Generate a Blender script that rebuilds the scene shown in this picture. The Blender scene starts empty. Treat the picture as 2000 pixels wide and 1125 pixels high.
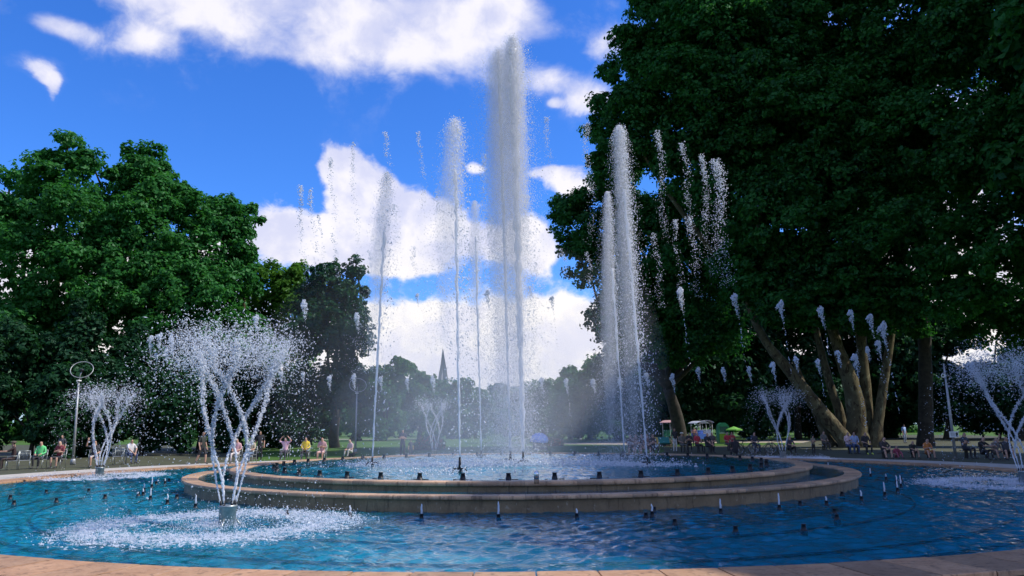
import bpy, bmesh, math, random
import numpy as np
from mathutils import Vector, Matrix

random.seed(7)
rng = np.random.default_rng(7)
SC = bpy.context.scene
COL = SC.collection
PI = math.pi

# ------------------------------------------------------------------ camera
F_PX, TILT, ROLL, HEAD = 1459.4, 0.18414, 0.00916, 0.00824
CAM = np.array([0.0, -27.2, 1.80])
_F = np.array([-math.sin(HEAD) * math.cos(TILT), math.cos(HEAD) * math.cos(TILT), math.sin(TILT)])
_R0 = np.cross(_F, [0, 0, 1.0]); _R0 /= np.linalg.norm(_R0)
_U0 = np.cross(_R0, _F)
_R = math.cos(ROLL) * _R0 - math.sin(ROLL) * _U0
_U = math.cos(ROLL) * _U0 + math.sin(ROLL) * _R0
cam_data = bpy.data.cameras.new("camera")
cam_data.sensor_width = 36.0
cam_data.lens = 36.0 * F_PX / 2000.0
cam_data.clip_start = 0.1
cam_data.clip_end = 3000.0
cam = bpy.data.objects.new("camera", cam_data)
COL.objects.link(cam)
cam.matrix_world = Matrix(((_R[0], _U[0], -_F[0], CAM[0]), (_R[1], _U[1], -_F[1], CAM[1]),
                           (_R[2], _U[2], -_F[2], CAM[2]), (0, 0, 0, 1)))
SC.camera = cam


def ray(px, py):
    d = _F + _R * ((px - 1000.0) / F_PX) - _U * ((py - 562.5) / F_PX)
    return d


def P(px, py, D):
    """point on a line of sight at horizontal distance D ahead of the camera"""
    d = ray(px, py)
    return CAM + d * (D / d[1])


def G(px, py, z=0.0):
    d = ray(px, py)
    return CAM + d * ((z - CAM[2]) / d[2])


# ------------------------------------------------------------------ sky, sun, exposure
SUN_AZ, SUN_EL = math.radians(93), math.radians(49)
SUN = np.array([math.sin(SUN_AZ) * math.cos(SUN_EL), math.cos(SUN_AZ) * math.cos(SUN_EL), math.sin(SUN_EL)])
world = bpy.data.worlds.new("World")
SC.world = world
world.use_nodes = True
wt = world.node_tree
wt.nodes.clear()


class NT:
    def __init__(s, tree):
        s.t = tree

    def node(s, typ, **kw):
        n = s.t.nodes.new(typ)
        for k, v in kw.items():
            setattr(n, k, v)
        return n

    def put(s, sock, v):
        if hasattr(v, "is_output") or isinstance(v, bpy.types.NodeSocket):
            s.t.links.new(v, sock)
        else:
            sock.default_value = v

    def m(s, op, a, b=0.0, c=None, clamp=False):
        n = s.node("ShaderNodeMath", operation=op, use_clamp=clamp)
        s.put(n.inputs[0], a)
        s.put(n.inputs[1], b)
        if c is not None:
            s.put(n.inputs[2], c)
        return n.outputs[0]

    def dot(s, a, v):
        n = s.node("ShaderNodeVectorMath", operation="DOT_PRODUCT")
        s.put(n.inputs[0], a)
        n.inputs[1].default_value = tuple(v)
        return n.outputs["Value"]

    def vscale(s, a, v):
        n = s.node("ShaderNodeVectorMath", operation="MULTIPLY")
        s.put(n.inputs[0], a)
        n.inputs[1].default_value = tuple(v)
        return n.outputs["Vector"]

    def vadd(s, a, b):
        n = s.node("ShaderNodeVectorMath", operation="ADD")
        s.put(n.inputs[0], a)
        s.put(n.inputs[1], b)
        return n.outputs["Vector"]

    def noise(s, vec, scale, detail=4.0, rough=0.55, dist=0.0, out="Fac"):
        n = s.node("ShaderNodeTexNoise")
        if vec is not None:
            s.put(n.inputs["Vector"], vec)
        n.inputs["Scale"].default_value = scale
        n.inputs["Detail"].default_value = detail
        n.inputs["Roughness"].default_value = rough
        n.inputs["Distortion"].default_value = dist
        return n.outputs[out]

    def ramp(s, fac, stops, interp="LINEAR"):
        n = s.node("ShaderNodeValToRGB")
        n.color_ramp.interpolation = interp
        e = n.color_ramp.elements
        while len(e) < len(stops):
            e.new(0.5)
        for i, (p, c) in enumerate(stops):
            e[i].position = p
            e[i].color = (*c, 1) if len(c) == 3 else c
        s.put(n.inputs[0], fac)
        return n.outputs[0]

    def mix(s, fac, a, b, blend="MIX"):
        n = s.node("ShaderNodeMix", data_type="RGBA", blend_type=blend)
        s.put(n.inputs[0], fac)
        for i, v in ((6, a), (7, b)):
            if isinstance(v, tuple) and len(v) == 3:
                v = (*v, 1)
            s.put(n.inputs[i], v)
        return n.outputs[2]

    def sstep(s, x, lo, hi):
        n = s.node("ShaderNodeMapRange", interpolation_type="SMOOTHSTEP")
        s.put(n.inputs[0], x)
        n.inputs[1].default_value = lo
        n.inputs[2].default_value = hi
        return n.outputs[0]


def build_sky():
    t = NT(wt)
    sky = t.node("ShaderNodeTexSky", sky_type="NISHITA")
    sky.sun_disc = False
    sky.sun_elevation = SUN_EL
    sky.sun_rotation = SUN_AZ
    sky.altitude = 100
    sky.air_density = 1.0
    sky.dust_density = 0.6
    sky.ozone_density = 3.0
    hs = t.node("ShaderNodeHueSaturation")
    hs.inputs["Saturation"].default_value = 1.22
    hs.inputs["Value"].default_value = 1.0
    t.put(hs.inputs["Color"], sky.outputs[0])
    skyc = t.mix(1.0, hs.outputs[0], SKY_TINT, "MULTIPLY")
    tc = t.node("ShaderNodeTexCoord")
    d = tc.outputs["Generated"]
    nz = t.node("ShaderNodeVectorMath", operation="NORMALIZE")
    t.put(nz.inputs[0], d)
    d = nz.outputs[0]
    # (px, py, half width, half height, weight)
    blobs = [
        (470, 22, 130, 56, 1.0), (620, 30, 105, 66, 1.0), (765, 62, 100, 54, 1.0), (885, 55, 95, 54, 1.0),
        (330, 5, 120, 26, 0.85), (990, 14, 80, 32, 0.85), (1060, 60, 60, 18, 0.55), (560, 105, 90, 18, 0.5),
        (285, 70, 40, 30, 0.95), (140, 60, 46, 22, 0.85), (95, 45, 30, 16, 0.6), (72, 128, 36, 20, 0.85), (98, 160, 20, 18, 0.7), (103, 200, 12, 30, 0.62),
        (255, 205, 60, 26, 0.42), (1065, 155, 50, 24, 0.9), (1150, 190, 48, 26, 0.85), (1190, 85, 40, 28, 0.9),
        (1085, 335, 62, 20, 0.9), (1125, 368, 34, 14, 0.8), (1083, 202, 12, 8, 0.75), (935, 328, 28, 14, 0.7),
        (545, 460, 62, 46, 1.15), (660, 325, 38, 40, 1.15), (660, 480, 70, 48, 1.0), (730, 385, 45, 55, 1.15),
        (810, 415, 62, 44, 1.1), (760, 470, 80, 50, 0.9), (900, 475, 90, 44, 0.9), (1050, 475, 46, 50, 0.9),
        (800, 520, 60, 18, 0.6), (690, 400, 36, 36, 0.7),
        (700, 672, 120, 55, 1.0), (850, 672, 130, 58, 1.0), (1000, 668, 130, 56, 1.0), (1150, 665, 130, 56, 1.0),
        (400, 680, 200, 72, 1.0), (1400, 680, 220, 72, 1.0), (900, 780, 600, 50, 1.0), (1700, 260, 200, 200, 0.9),
        (100, 560, 140, 90, 0.9), (320, 520, 120, 60, 0.8), (1900, 600, 200, 120, 0.9),
    ]
    acc = None
    for px, py, a, b, w in blobs:
        c = ray(px, py); n = np.linalg.norm(c); c = c / n
        e1 = np.cross(c, [0, 0, 1.0]); e1 /= np.linalg.norm(e1)
        e2 = np.cross(e1, c)
        a, b = a / (F_PX * n), b / (F_PX * n)
        u = t.dot(d, e1 / a * 0.83); v = t.dot(d, e2 / b * 0.83)
        q = t.m("ADD", t.m("MULTIPLY", u, u), t.m("MULTIPLY", v, v))
        g = t.m("EXPONENT", t.m("MULTIPLY", q, -1.0))
        g = t.m("MULTIPLY", g, t.m("GREATER_THAN", t.dot(d, c), 0.0))
        acc = t.m("MULTIPLY", g, w) if acc is None else t.m("MULTIPLY_ADD", g, w, acc)
    acc = t.m("MINIMUM", acc, 1.15)
    # the rest of the sky, out of the frame: the same scattered clouds
    bn = t.noise(d, 3.2, 3.0, 0.5)
    back = t.m("MULTIPLY", t.sstep(t.dot(d, (0, -1, 0)), -0.35, 0.05), t.m("MULTIPLY", t.m("SUBTRACT", bn, 0.40), 4.2))
    acc = t.m("ADD", acc, t.m("MAXIMUM", back, 0.0))
    warp = t.noise(d, 9.0, 3.0, 0.5, out="Color")
    dv = t.vadd(d, t.vscale(warp, (0.05, 0.05, 0.05)))
    n1 = t.noise(dv, 9.0, 8.0, 0.58)
    n2 = t.noise(t.vscale(dv, (1, 1, 1.6)), 26.0, 6.0, 0.62)
    f = t.m("ADD", acc, t.m("MULTIPLY_ADD", n1, 1.9, -0.95))
    f = t.m("ADD", f, t.m("MULTIPLY_ADD", n2, 0.7, -0.35))
    m1 = t.sstep(f, 0.34, 0.70)
    m2 = t.m("MULTIPLY", t.sstep(f, 0.10, 1.15), 0.97)
    hi = t.sstep(t.dot(d, (0, 0, 1)), 0.34, 0.46)
    mask = t.m("ADD", t.m("MULTIPLY", m1, t.m("SUBTRACT", 1.0, hi)), t.m("MULTIPLY", m2, hi))
    # lit tops and lavender undersides
    sh = t.noise(t.vadd(dv, (-0.01, 0.0, 0.03)), 9.0, 5.0, 0.5)
    sd = t.m("SUBTRACT", n1, sh)
    lit = t.sstep(t.m("ADD", t.m("MULTIPLY", sd, 1.6), t.m("MULTIPLY_ADD", n1, 0.9, -0.05)), 0.15, 0.65)
    body = t.mix(lit, (6.6, 6.8, 8.8), (9.5, 9.2, 9.7))
    up = t.dot(d, (0, 0, 1))
    low = t.sstep(up, 0.30, 0.12)
    body = t.mix(t.m("MULTIPLY", low, 0.85), body, t.mix(lit, (8.2, 8.0, 8.8), (10.6, 10.0, 9.2)))
    col = t.mix(t.m("MULTIPLY", mask, 0.96), skyc, body)
    bg = t.node("ShaderNodeBackground")
    bg.inputs["Strength"].default_value = 0.10
    t.put(bg.inputs["Color"], col)
    out = t.node("ShaderNodeOutputWorld")
    wt.links.new(bg.outputs[0], out.inputs[0])


SKY_TINT = (0.84, 1.32, 2.15)
build_sky()
sun_data = bpy.data.lights.new("sun", "SUN")
sun_data.energy = 4.6
sun_data.angle = math.radians(0.53)
sun_data.color = (1.0, 0.95, 0.87)
sun = bpy.data.objects.new("sun", sun_data)
COL.objects.link(sun)
sun.rotation_euler = Vector(-SUN).to_track_quat("-Z", "Y").to_euler()
sun.location = tuple(SUN * 120)
SC.view_settings.view_transform = "Standard"
SC.view_settings.look = "None"
SC.view_settings.exposure = 0.12
SC.view_settings.gamma = 1.0
SC.view_settings.use_curve_mapping = False
SC.cycles.use_denoising = True
try:
    SC.cycles.denoiser = "OPENIMAGEDENOISE"
    SC.cycles.denoising_prefilter = "ACCURATE"
except Exception:
    pass
SC.cycles.max_bounces = 8
SC.cycles.transparent_max_bounces = 24
SC.cycles.volume_bounces = 1
SC.cycles.sample_clamp_indirect = 6.0
SC.cycles.caustics_reflective = False
SC.cycles.caustics_refractive = False

# ------------------------------------------------------------------ materials
def new_mat(name):
    m = bpy.data.materials.new(name)
    m.use_nodes = True
    m.node_tree.nodes.clear()
    t = NT(m.node_tree)
    out = t.node("ShaderNodeOutputMaterial")
    return m, t, out


def bsdf(t, out, color, rough=0.6, metal=0.0, bump=None, bump_s=0.3, bump_d=0.02, spec=0.4):
    b = t.node("ShaderNodeBsdfPrincipled")
    if isinstance(color, tuple) and len(color) == 3:
        color = (*color, 1)
    t.put(b.inputs["Base Color"], color)
    t.put(b.inputs["Roughness"], rough)
    b.inputs["Metallic"].default_value = metal
    b.inputs["Specular IOR Level"].default_value = spec
    if bump is not None:
        bn = t.node("ShaderNodeBump")
        bn.inputs["Strength"].default_value = bump_s
        bn.inputs["Distance"].default_value = bump_d
        t.put(bn.inputs["Height"], bump)
        t.t.links.new(bn.outputs[0], b.inputs["Normal"])
    t.t.links.new(b.outputs[0], out.inputs[0])
    return b


def mottled(name, c1, c2, scale=6.0, rough=0.7, metal=0.0, bump=0.2, rand=0.0, coords="Object", detail=5.0, spec=0.35):
    m, t, out = new_mat(name)
    if coords == "Position":
        tc = t.node("ShaderNodeNewGeometry").outputs["Position"]
    else:
        tc = t.node("ShaderNodeTexCoord").outputs[coords]
    n = t.noise(tc, scale, detail, 0.6)
    col = t.mix(t.sstep(n, 0.3, 0.7), c1, c2)
    if rand > 0:
        oi = t.node("ShaderNodeObjectInfo").outputs["Random"]
        k = t.m("MULTIPLY_ADD", oi, 2 * rand, 1 - rand)
        cc = t.node("ShaderNodeCombineColor")
        for i in range(3):
            t.put(cc.inputs[i], k)
        col = t.mix(1.0, col, cc.outputs[0], "MULTIPLY")
    bsdf(t, out, col, rough, metal, n, bump, 0.01, spec)
    return m


def position_mat(name, fn):
    m, t, out = new_mat(name)
    fn(t, out, t.node("ShaderNodeNewGeometry").outputs["Position"])
    return m


MAT = {}


def stone_mat(name, c1, c2, c3, rand):
    m, t, out = new_mat(name)
    pos = t.node("ShaderNodeNewGeometry").outputs["Position"]
    oi = t.node("ShaderNodeObjectInfo").outputs["Random"]
    n1 = t.noise(pos, 2.2, 5, 0.6)
    n2 = t.noise(pos, 19.0, 5, 0.65)
    vein = t.noise(t.vscale(pos, (3.0, 9.0, 3.0)), 3.0, 4, 0.6, 1.5)
    col = t.mix(t.sstep(n1, 0.35, 0.68), c1, c2)
    col = t.mix(t.m("MULTIPLY", t.sstep(vein, 0.52, 0.72), 0.5), col, c3)
    col = t.mix(t.m("MULTIPLY", t.sstep(n2, 0.5, 0.75), 0.35), col, tuple(0.62 * x for x in c1))
    # water stains and lime: dark damp runs and pale crusts with their own outlines
    runs = t.noise(t.vscale(pos, (2.4, 2.4, 0.4)), 3.4, 5, 0.7, 0.6)
    col = t.mix(t.m("MULTIPLY", t.sstep(runs, 0.52, 0.66), 0.75), col, tuple(0.38 * x for x in c1))
    lime = t.noise(t.vscale(pos, (1.7, 1.7, 1.2)), 5.0, 6, 0.7, 0.3)
    col = t.mix(t.m("MULTIPLY", t.sstep(lime, 0.60, 0.70), 0.40), col, (0.55, 0.48, 0.38))
    k = t.m("MULTIPLY_ADD", oi, 2 * rand, 1 - rand)
    cc = t.node("ShaderNodeCombineColor")
    t.put(cc.inputs[0], k); t.put(cc.inputs[1], t.m("MULTIPLY_ADD", oi, 1.7 * rand, 1 - 0.85 * rand)); t.put(cc.inputs[2], t.m("MULTIPLY_ADD", oi, 1.4 * rand, 1 - .7 * rand))
    col = t.mix(1.0, col, cc.outputs[0], "MULTIPLY")
    bsdf(t, out, col, t.m("MULTIPLY_ADD", n2, 0.3, 0.4), 0, n2, 0.25, 0.008, 0.4)
    return m


MAT["coping"] = stone_mat("coping_stone", (0.36, 0.20, 0.105), (0.45, 0.265, 0.145), (0.54, 0.38, 0.25), 0.24)
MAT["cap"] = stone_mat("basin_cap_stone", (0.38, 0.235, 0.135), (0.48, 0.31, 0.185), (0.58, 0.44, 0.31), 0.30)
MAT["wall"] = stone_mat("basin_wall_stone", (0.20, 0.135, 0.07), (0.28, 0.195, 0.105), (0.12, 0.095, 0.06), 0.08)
MAT["paving"] = mottled("pale_paving", (0.40, 0.36, 0.30), (0.50, 0.46, 0.40), 3.0, 0.8, coords="Position", bump=0.15)
MAT["sand"] = mottled("sandy_path", (0.30, 0.25, 0.18), (0.40, 0.34, 0.26), 1.2, 0.9, coords="Position", bump=0.1)


def _grass(t, out, pos):
    n1 = t.noise(pos, 0.25, 4, 0.6)
    n2 = t.noise(t.vscale(pos, (1, 0.35, 1)), 4.0, 6, 0.7)
    col = t.mix(t.sstep(n1, 0.35, 0.65), (0.045, 0.105, 0.020), (0.08, 0.15, 0.032))
    col = t.mix(t.m("MULTIPLY", t.sstep(n2, 0.45, 0.7), 0.6), col, (0.085, 0.135, 0.038))
    bsdf(t, out, col, 0.9, 0, n2, 0.8, 0.06, 0.1)


MAT["grass"] = position_mat("lawn_grass", _grass)


def _floor(t, out, pos):
    n1 = t.noise(pos, 0.6, 4, 0.6)
    n2 = t.noise(pos, 7.0, 3, 0.6, 0.8)
    col = t.mix(t.sstep(n1, 0.3, 0.7), (0.006, 0.31, 0.45), (0.012, 0.40, 0.56))
    col = t.mix(t.m("MULTIPLY", t.sstep(n2, 0.42, 0.7), 0.35), col, (0.06, 0.50, 0.64))
    bsdf(t, out, col, 0.7, 0, None, spec=0.2)


MAT["pool_floor"] = position_mat("blue_pool_paint", _floor)


def water_mat(name, tint, bump_strength):
    m, t, out = new_mat(name)
    pos = t.node("ShaderNodeNewGeometry").outputs["Position"]
    w1 = t.noise(pos, 4.2, 3, 0.55, 0.6)
    w2 = t.noise(pos, 9.0, 3, 0.6, 0.4)
    h = t.m("MULTIPLY_ADD", w2, 0.35, w1)
    bn = t.node("ShaderNodeBump")
    bn.inputs["Strength"].default_value = bump_strength
    bn.inputs["Distance"].default_value = 0.06
    t.put(bn.inputs["Height"], h)
    fr = t.node("ShaderNodeFresnel")
    fr.inputs["IOR"].default_value = 1.333
    m.node_tree.links.new(bn.outputs[0], fr.inputs["Normal"])
    gl = t.node("ShaderNodeBsdfGlossy")
    gl.inputs["Roughness"].default_value = 0.06
    gl.inputs["Color"].default_value = (1, 1, 1, 1)
    m.node_tree.links.new(bn.outputs[0], gl.inputs["Normal"])
    tr = t.node("ShaderNodeBsdfTransparent")
    tr.inputs["Color"].default_value = (*tint, 1)
    df = t.node("ShaderNodeBsdfDiffuse")  # bubbles make the water a little cloudy
    df.inputs[0].default_value = (0.006, 0.19, 0.30, 1)
    m.node_tree.links.new(bn.outputs[0], df.inputs["Normal"])
    body = t.node("ShaderNodeMixShader")
    body.inputs[0].default_value = 0.36
    m.node_tree.links.new(tr.outputs[0], body.inputs[1])
    m.node_tree.links.new(df.outputs[0], body.inputs[2])
    mx = t.node("ShaderNodeMixShader")
    m.node_tree.links.new(fr.outputs[0], mx.inputs[0])
    m.node_tree.links.new(body.outputs[0], mx.inputs[1])
    m.node_tree.links.new(gl.outputs[0], mx.inputs[2])
    m.node_tree.links.new(mx.outputs[0], out.inputs[0])
    return m


MAT["water"] = water_mat("pool_water", (0.72, 0.95, 0.97), 0.6)
MAT["water_calm"] = water_mat("basin_water", (0.72, 0.95, 0.97), 0.25)


def drop_mat(name, col, trans):
    m, t, out = new_mat(name)
    df = t.node("ShaderNodeBsdfDiffuse"); df.inputs[0].default_value = (*col, 1)
    tl = t.node("ShaderNodeBsdfTranslucent"); tl.inputs[0].default_value = (*col, 1)
    gl = t.node("ShaderNodeBsdfGlossy"); gl.inputs[0].default_value = (1, 1, 1, 1); gl.inputs["Roughness"].default_value = 0.35
    tp = t.node("ShaderNodeBsdfTransparent"); tp.inputs[0].default_value = (0.92, 0.95, 0.98, 1)
    L = m.node_tree.links
    m1 = t.node("ShaderNodeMixShader"); m1.inputs[0].default_value = 0.5
    L.new(df.outputs[0], m1.inputs[1]); L.new(tl.outputs[0], m1.inputs[2])
    m2 = t.node("ShaderNodeMixShader"); m2.inputs[0].default_value = 0.05
    L.new(m1.outputs[0], m2.inputs[1]); L.new(gl.outputs[0], m2.inputs[2])
    m3 = t.node("ShaderNodeMixShader"); m3.inputs[0].default_value = trans
    L.new(m2.outputs[0], m3.inputs[1]); L.new(tp.outputs[0], m3.inputs[2])
    L.new(m3.outputs[0], out.inputs[0])
    return m


MAT["drops"] = drop_mat("white_water_drops", (0.86, 0.88, 0.92), 0.15)
MAT["veil"] = drop_mat("fine_spray", (0.93, 0.92, 0.93), 0.20)
MAT["glassy"] = drop_mat("glassy_water", (0.86, 0.88, 0.92), 0.42)
MAT["foam"] = drop_mat("water_foam", (0.88, 0.89, 0.93), 0.12)


def leaf_mat(name, c1, c2, c3, trans=0.45):
    m, t, out = new_mat(name)
    g = t.node("ShaderNodeNewGeometry")
    n1 = t.noise(g.outputs["Position"], 0.22, 4, 0.6)
    r = g.outputs["Random Per Island"]
    col = t.mix(t.sstep(n1, 0.35, 0.65), c1, c2)
    col = t.mix(t.m("MULTIPLY", t.m("POWER", r, 1.6), 0.75), col, c3)
    df = t.node("ShaderNodeBsdfDiffuse")
    t.put(df.inputs[0], col)
    tl = t.node("ShaderNodeBsdfTranslucent")
    t.put(tl.inputs[0], t.mix(1.0, col, (1.15, 1.25, 0.6), "MULTIPLY"))
    gl = t.node("ShaderNodeBsdfGlossy")
    gl.inputs["Roughness"].default_value = 0.45
    gl.inputs[0].default_value = (0.6, 0.8, 0.7, 1)
    L = m.node_tree.links
    a = t.node("ShaderNodeMixShader"); a.inputs[0].default_value = trans
    L.new(df.outputs[0], a.inputs[1]); L.new(tl.outputs[0], a.inputs[2])
    b = t.node("ShaderNodeMixShader"); b.inputs[0].default_value = 0.015
    L.new(a.outputs[0], b.inputs[1]); L.new(gl.outputs[0], b.inputs[2])
    L.new(b.outputs[0], out.inputs[0])
    return m


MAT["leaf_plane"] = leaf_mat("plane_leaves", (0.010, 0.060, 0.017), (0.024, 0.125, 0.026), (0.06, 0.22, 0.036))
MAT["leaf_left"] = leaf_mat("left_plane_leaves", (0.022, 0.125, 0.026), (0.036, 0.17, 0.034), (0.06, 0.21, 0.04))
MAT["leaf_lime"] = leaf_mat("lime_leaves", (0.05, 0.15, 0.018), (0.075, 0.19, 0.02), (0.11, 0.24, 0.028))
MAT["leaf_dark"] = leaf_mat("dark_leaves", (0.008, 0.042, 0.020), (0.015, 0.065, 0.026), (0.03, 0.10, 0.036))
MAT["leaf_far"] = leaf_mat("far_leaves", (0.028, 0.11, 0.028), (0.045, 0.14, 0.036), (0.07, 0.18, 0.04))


def _bark(t, out, pos):
    n1 = t.noise(pos, 1.6, 5, 0.65)
    v = t.noise(t.vscale(pos, (1, 1, 0.45)), 3.2, 3, 0.5, 0.8)
    col = t.mix(t.sstep(n1, 0.35, 0.65), (0.085, 0.068, 0.036), (0.135, 0.115, 0.06))
    col = t.mix(t.sstep(v, 0.56, 0.62), col, (0.05, 0.036, 0.02))
    col = t.mix(t.sstep(v, 0.40, 0.34), col, (0.19, 0.175, 0.10))
    bsdf(t, out, col, 0.85, 0, v, 0.5, 0.05, 0.2)


MAT["bark"] = position_mat("plane_bark", _bark)
MAT["bark_dark"] = mottled("dark_bark", (0.03, 0.025, 0.018), (0.06, 0.05, 0.035), 3.0, 0.9, bump=0.6)
MAT["black"] = mottled("black_iron", (0.012, 0.013, 0.016), (0.03, 0.03, 0.033), 20, 0.45, 0.3)
MAT["steel"] = mottled("galvanised_steel", (0.30, 0.33, 0.32), (0.42, 0.45, 0.44), 14, 0.38, 0.6)
MAT["chrome"] = mottled("polished_steel", (0.60, 0.61, 0.62), (0.72, 0.72, 0.72), 10, 0.15, 1.0, 0.02)
MAT["pole"] = mottled("grey_painted_pole", (0.30, 0.31, 0.31), (0.40, 0.41, 0.40), 8, 0.45, 0.4)
MAT["white_paint"] = mottled("white_paint", (0.70, 0.70, 0.68), (0.80, 0.80, 0.78), 8, 0.5)


def flat(name, c, rough=0.75):
    if name not in MAT:
        MAT[name] = mottled(name, tuple(0.82 * x for x in c), tuple(min(1, 1.1 * x) for x in c), 9.0, rough)
    return MAT[name]


# ------------------------------------------------------------------ object helpers
def props(o, label=None, cat=None, group=None, kind=None):
    if label: o["label"] = label
    if cat: o["category"] = cat
    if group: o["group"] = group
    if kind: o["kind"] = kind
    return o


def empty(name, loc, label, cat, group=None, rz=0.0):
    o = bpy.data.objects.new(name, None)
    o.empty_display_size = 0.2
    o.location = tuple(loc)
    o.rotation_euler = (0, 0, rz)
    COL.objects.link(o)
    return props(o, label, cat, group)


def link_mesh(name, me, parent=None, loc=None, kind=None):
    o = bpy.data.objects.new(name, me)
    COL.objects.link(o)
    if parent is not None:
        o.parent = parent
    if loc is not None:
        o.location = tuple(loc)
    if kind:
        o["kind"] = kind
    return o


def arr_mesh(name, verts, faces, mat, smooth=False):
    """verts (n,3), faces (m,k) uniform"""
    verts = np.asarray(verts, dtype=np.float32)
    faces = np.asarray(faces, dtype=np.int32)
    me = bpy.data.meshes.new(name)
    me.vertices.add(len(verts))
    me.vertices.foreach_set("co", verts.ravel())
    k = faces.shape[1]
    me.loops.add(faces.size)
    me.loops.foreach_set("vertex_index", faces.ravel())
    me.polygons.add(len(faces))
    me.polygons.foreach_set("loop_start", np.arange(0, faces.size, k, dtype=np.int32))
    me.polygons.foreach_set("loop_total", np.full(len(faces), k, dtype=np.int32))
    me.polygons.foreach_set("use_smooth", np.full(len(faces), smooth))
    me.update(calc_edges=True)
    me.validate()
    if mat is not None:
        me.materials.append(mat)
    return me


class MB:
    def __init__(s):
        s.v = []; s.f = []; s.n = 0; s.sm = []

    def add(s, v, f, smooth=False):
        v = [tuple(x) for x in v]
        s.v += v
        s.f += [tuple(i + s.n for i in q) for q in f]
        s.sm += [smooth] * len(f)
        s.n += len(v)

    def box(s, c, size, rz=0.0, taper=1.0):
        x, y, z = size[0] / 2, size[1] / 2, size[2] / 2
        pts = []
        for k, dz in ((1, -z), (taper, z)):
            for sx, sy in ((-1, -1), (1, -1), (1, 1), (-1, 1)):
                a, b = sx * x * k, sy * y * k
                pts.append((c[0] + a * math.cos(rz) - b * math.sin(rz), c[1] + a * math.sin(rz) + b * math.cos(rz), c[2] + dz))
        s.add(pts, [(3, 2, 1, 0), (4, 5, 6, 7), (0, 1, 5, 4), (1, 2, 6, 5), (2, 3, 7, 6), (3, 0, 4, 7)])

    def tube(s, pts, rad, n=8, cap=True, squash=1.0):
        pts = np.asarray(pts, float)
        if np.isscalar(rad):
            rad = [rad] * len(pts)
        tan = np.gradient(pts, axis=0)
        tan /= np.linalg.norm(tan, axis=1)[:, None] + 1e-9
        up = np.array([0.0, 0, 1]) if abs(tan[0][2]) < 0.9 else np.array([1.0, 0, 0])
        a = np.cross(up, tan[0]); a /= np.linalg.norm(a)
        V = []
        for i in range(len(pts)):
            a = a - tan[i] * a.dot(tan[i]); a /= np.linalg.norm(a) + 1e-9
            b = np.cross(tan[i], a)
            for k in range(n):
                th = 2 * PI * k / n
                V.append(pts[i] + rad[i] * (math.cos(th) * a + math.sin(th) * b * squash))
        F = []
        for i in range(len(pts) - 1):
            for k in range(n):
                F.append((i * n + k, i * n + (k + 1) % n, (i + 1) * n + (k + 1) % n, (i + 1) * n + k))
        if cap:
            F.append(tuple(range(n - 1, -1, -1)))
            F.append(tuple((len(pts) - 1) * n + k for k in range(n)))
        s.add(V, F, True)

    def lathe(s, prof, c=(0, 0, 0), n=16, smooth=True):
        V = []
        for r, z in prof:
            for k in range(n):
                th = 2 * PI * k / n
                V.append((c[0] + r * math.cos(th), c[1] + r * math.sin(th), c[2] + z))
        F = []
        for i in range(len(prof) - 1):
            for k in range(n):
                F.append((i * n + k, i * n + (k + 1) % n, (i + 1) * n + (k + 1) % n, (i + 1) * n + k))
        F.append(tuple(range(n - 1, -1, -1)))
        F.append(tuple((len(prof) - 1) * n + k for k in range(n)))
        s.add(V, F, smooth)

    def torus(s, c, R, r, n=32, k=8, axis="z"):
        V = []; F = []
        for i in range(n):
            a = 2 * PI * i / n
            for j in range(k):
                b = 2 * PI * j / k
                x, y, z = (R + r * math.cos(b)) * math.cos(a), (R + r * math.cos(b)) * math.sin(a), r * math.sin(b)
                if axis == "y": x, y, z = x, z, y
                if axis == "x": x, y, z = z, x, y
                V.append((c[0] + x, c[1] + y, c[2] + z))
                F.append((i * k + j, ((i + 1) % n) * k + j, ((i + 1) % n) * k + (j + 1) % k, i * k + (j + 1) % k))
        s.add(V, F, True)

    def ell(s, c, r, n=12, m=8):
        prof = []
        V = []; F = []
        for i in range(m + 1):
            ph = -PI / 2 + PI * i / m
            for k in range(n):
                th = 2 * PI * k / n
                V.append((c[0] + r[0] * math.cos(ph) * math.cos(th), c[1] + r[1] * math.cos(ph) * math.sin(th), c[2] + r[2] * math.sin(ph)))
        for i in range(m):
            for k in range(n):
                F.append((i * n + k, i * n + (k + 1) % n, (i + 1) * n + (k + 1) % n, (i + 1) * n + k))
        s.add(V, F, True)

    def mesh(s, name, mat):
        me = bpy.data.meshes.new(name)
        me.from_pydata(s.v, [], s.f)
        me.polygons.foreach_set("use_smooth", s.sm)
        me.update()
        if mat is not None:
            me.materials.append(mat)
        return me

    def obj(s, name, mat, parent=None, loc=None, kind=None):
        return link_mesh(name, s.mesh(name, mat), parent, loc, kind)


def copy_tree(o, parent=None):
    c = o.copy()
    COL.objects.link(c)
    if parent is not None:
        c.parent = parent
    for ch in list(o.children):
        copy_tree(ch, c)
    return c


def rand_rot(n):
    q = rng.normal(size=(n, 4)); q /= np.linalg.norm(q, axis=1)[:, None]
    w, x, y, z = q.T
    return np.stack([np.stack([1 - 2 * (y * y + z * z), 2 * (x * y - z * w), 2 * (x * z + y * w)], -1),
                     np.stack([2 * (x * y + z * w), 1 - 2 * (x * x + z * z), 2 * (y * z - x * w)], -1),
                     np.stack([2 * (x * z - y * w), 2 * (y * z + x * w), 1 - 2 * (x * x + y * y)], -1)], 1)


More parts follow.
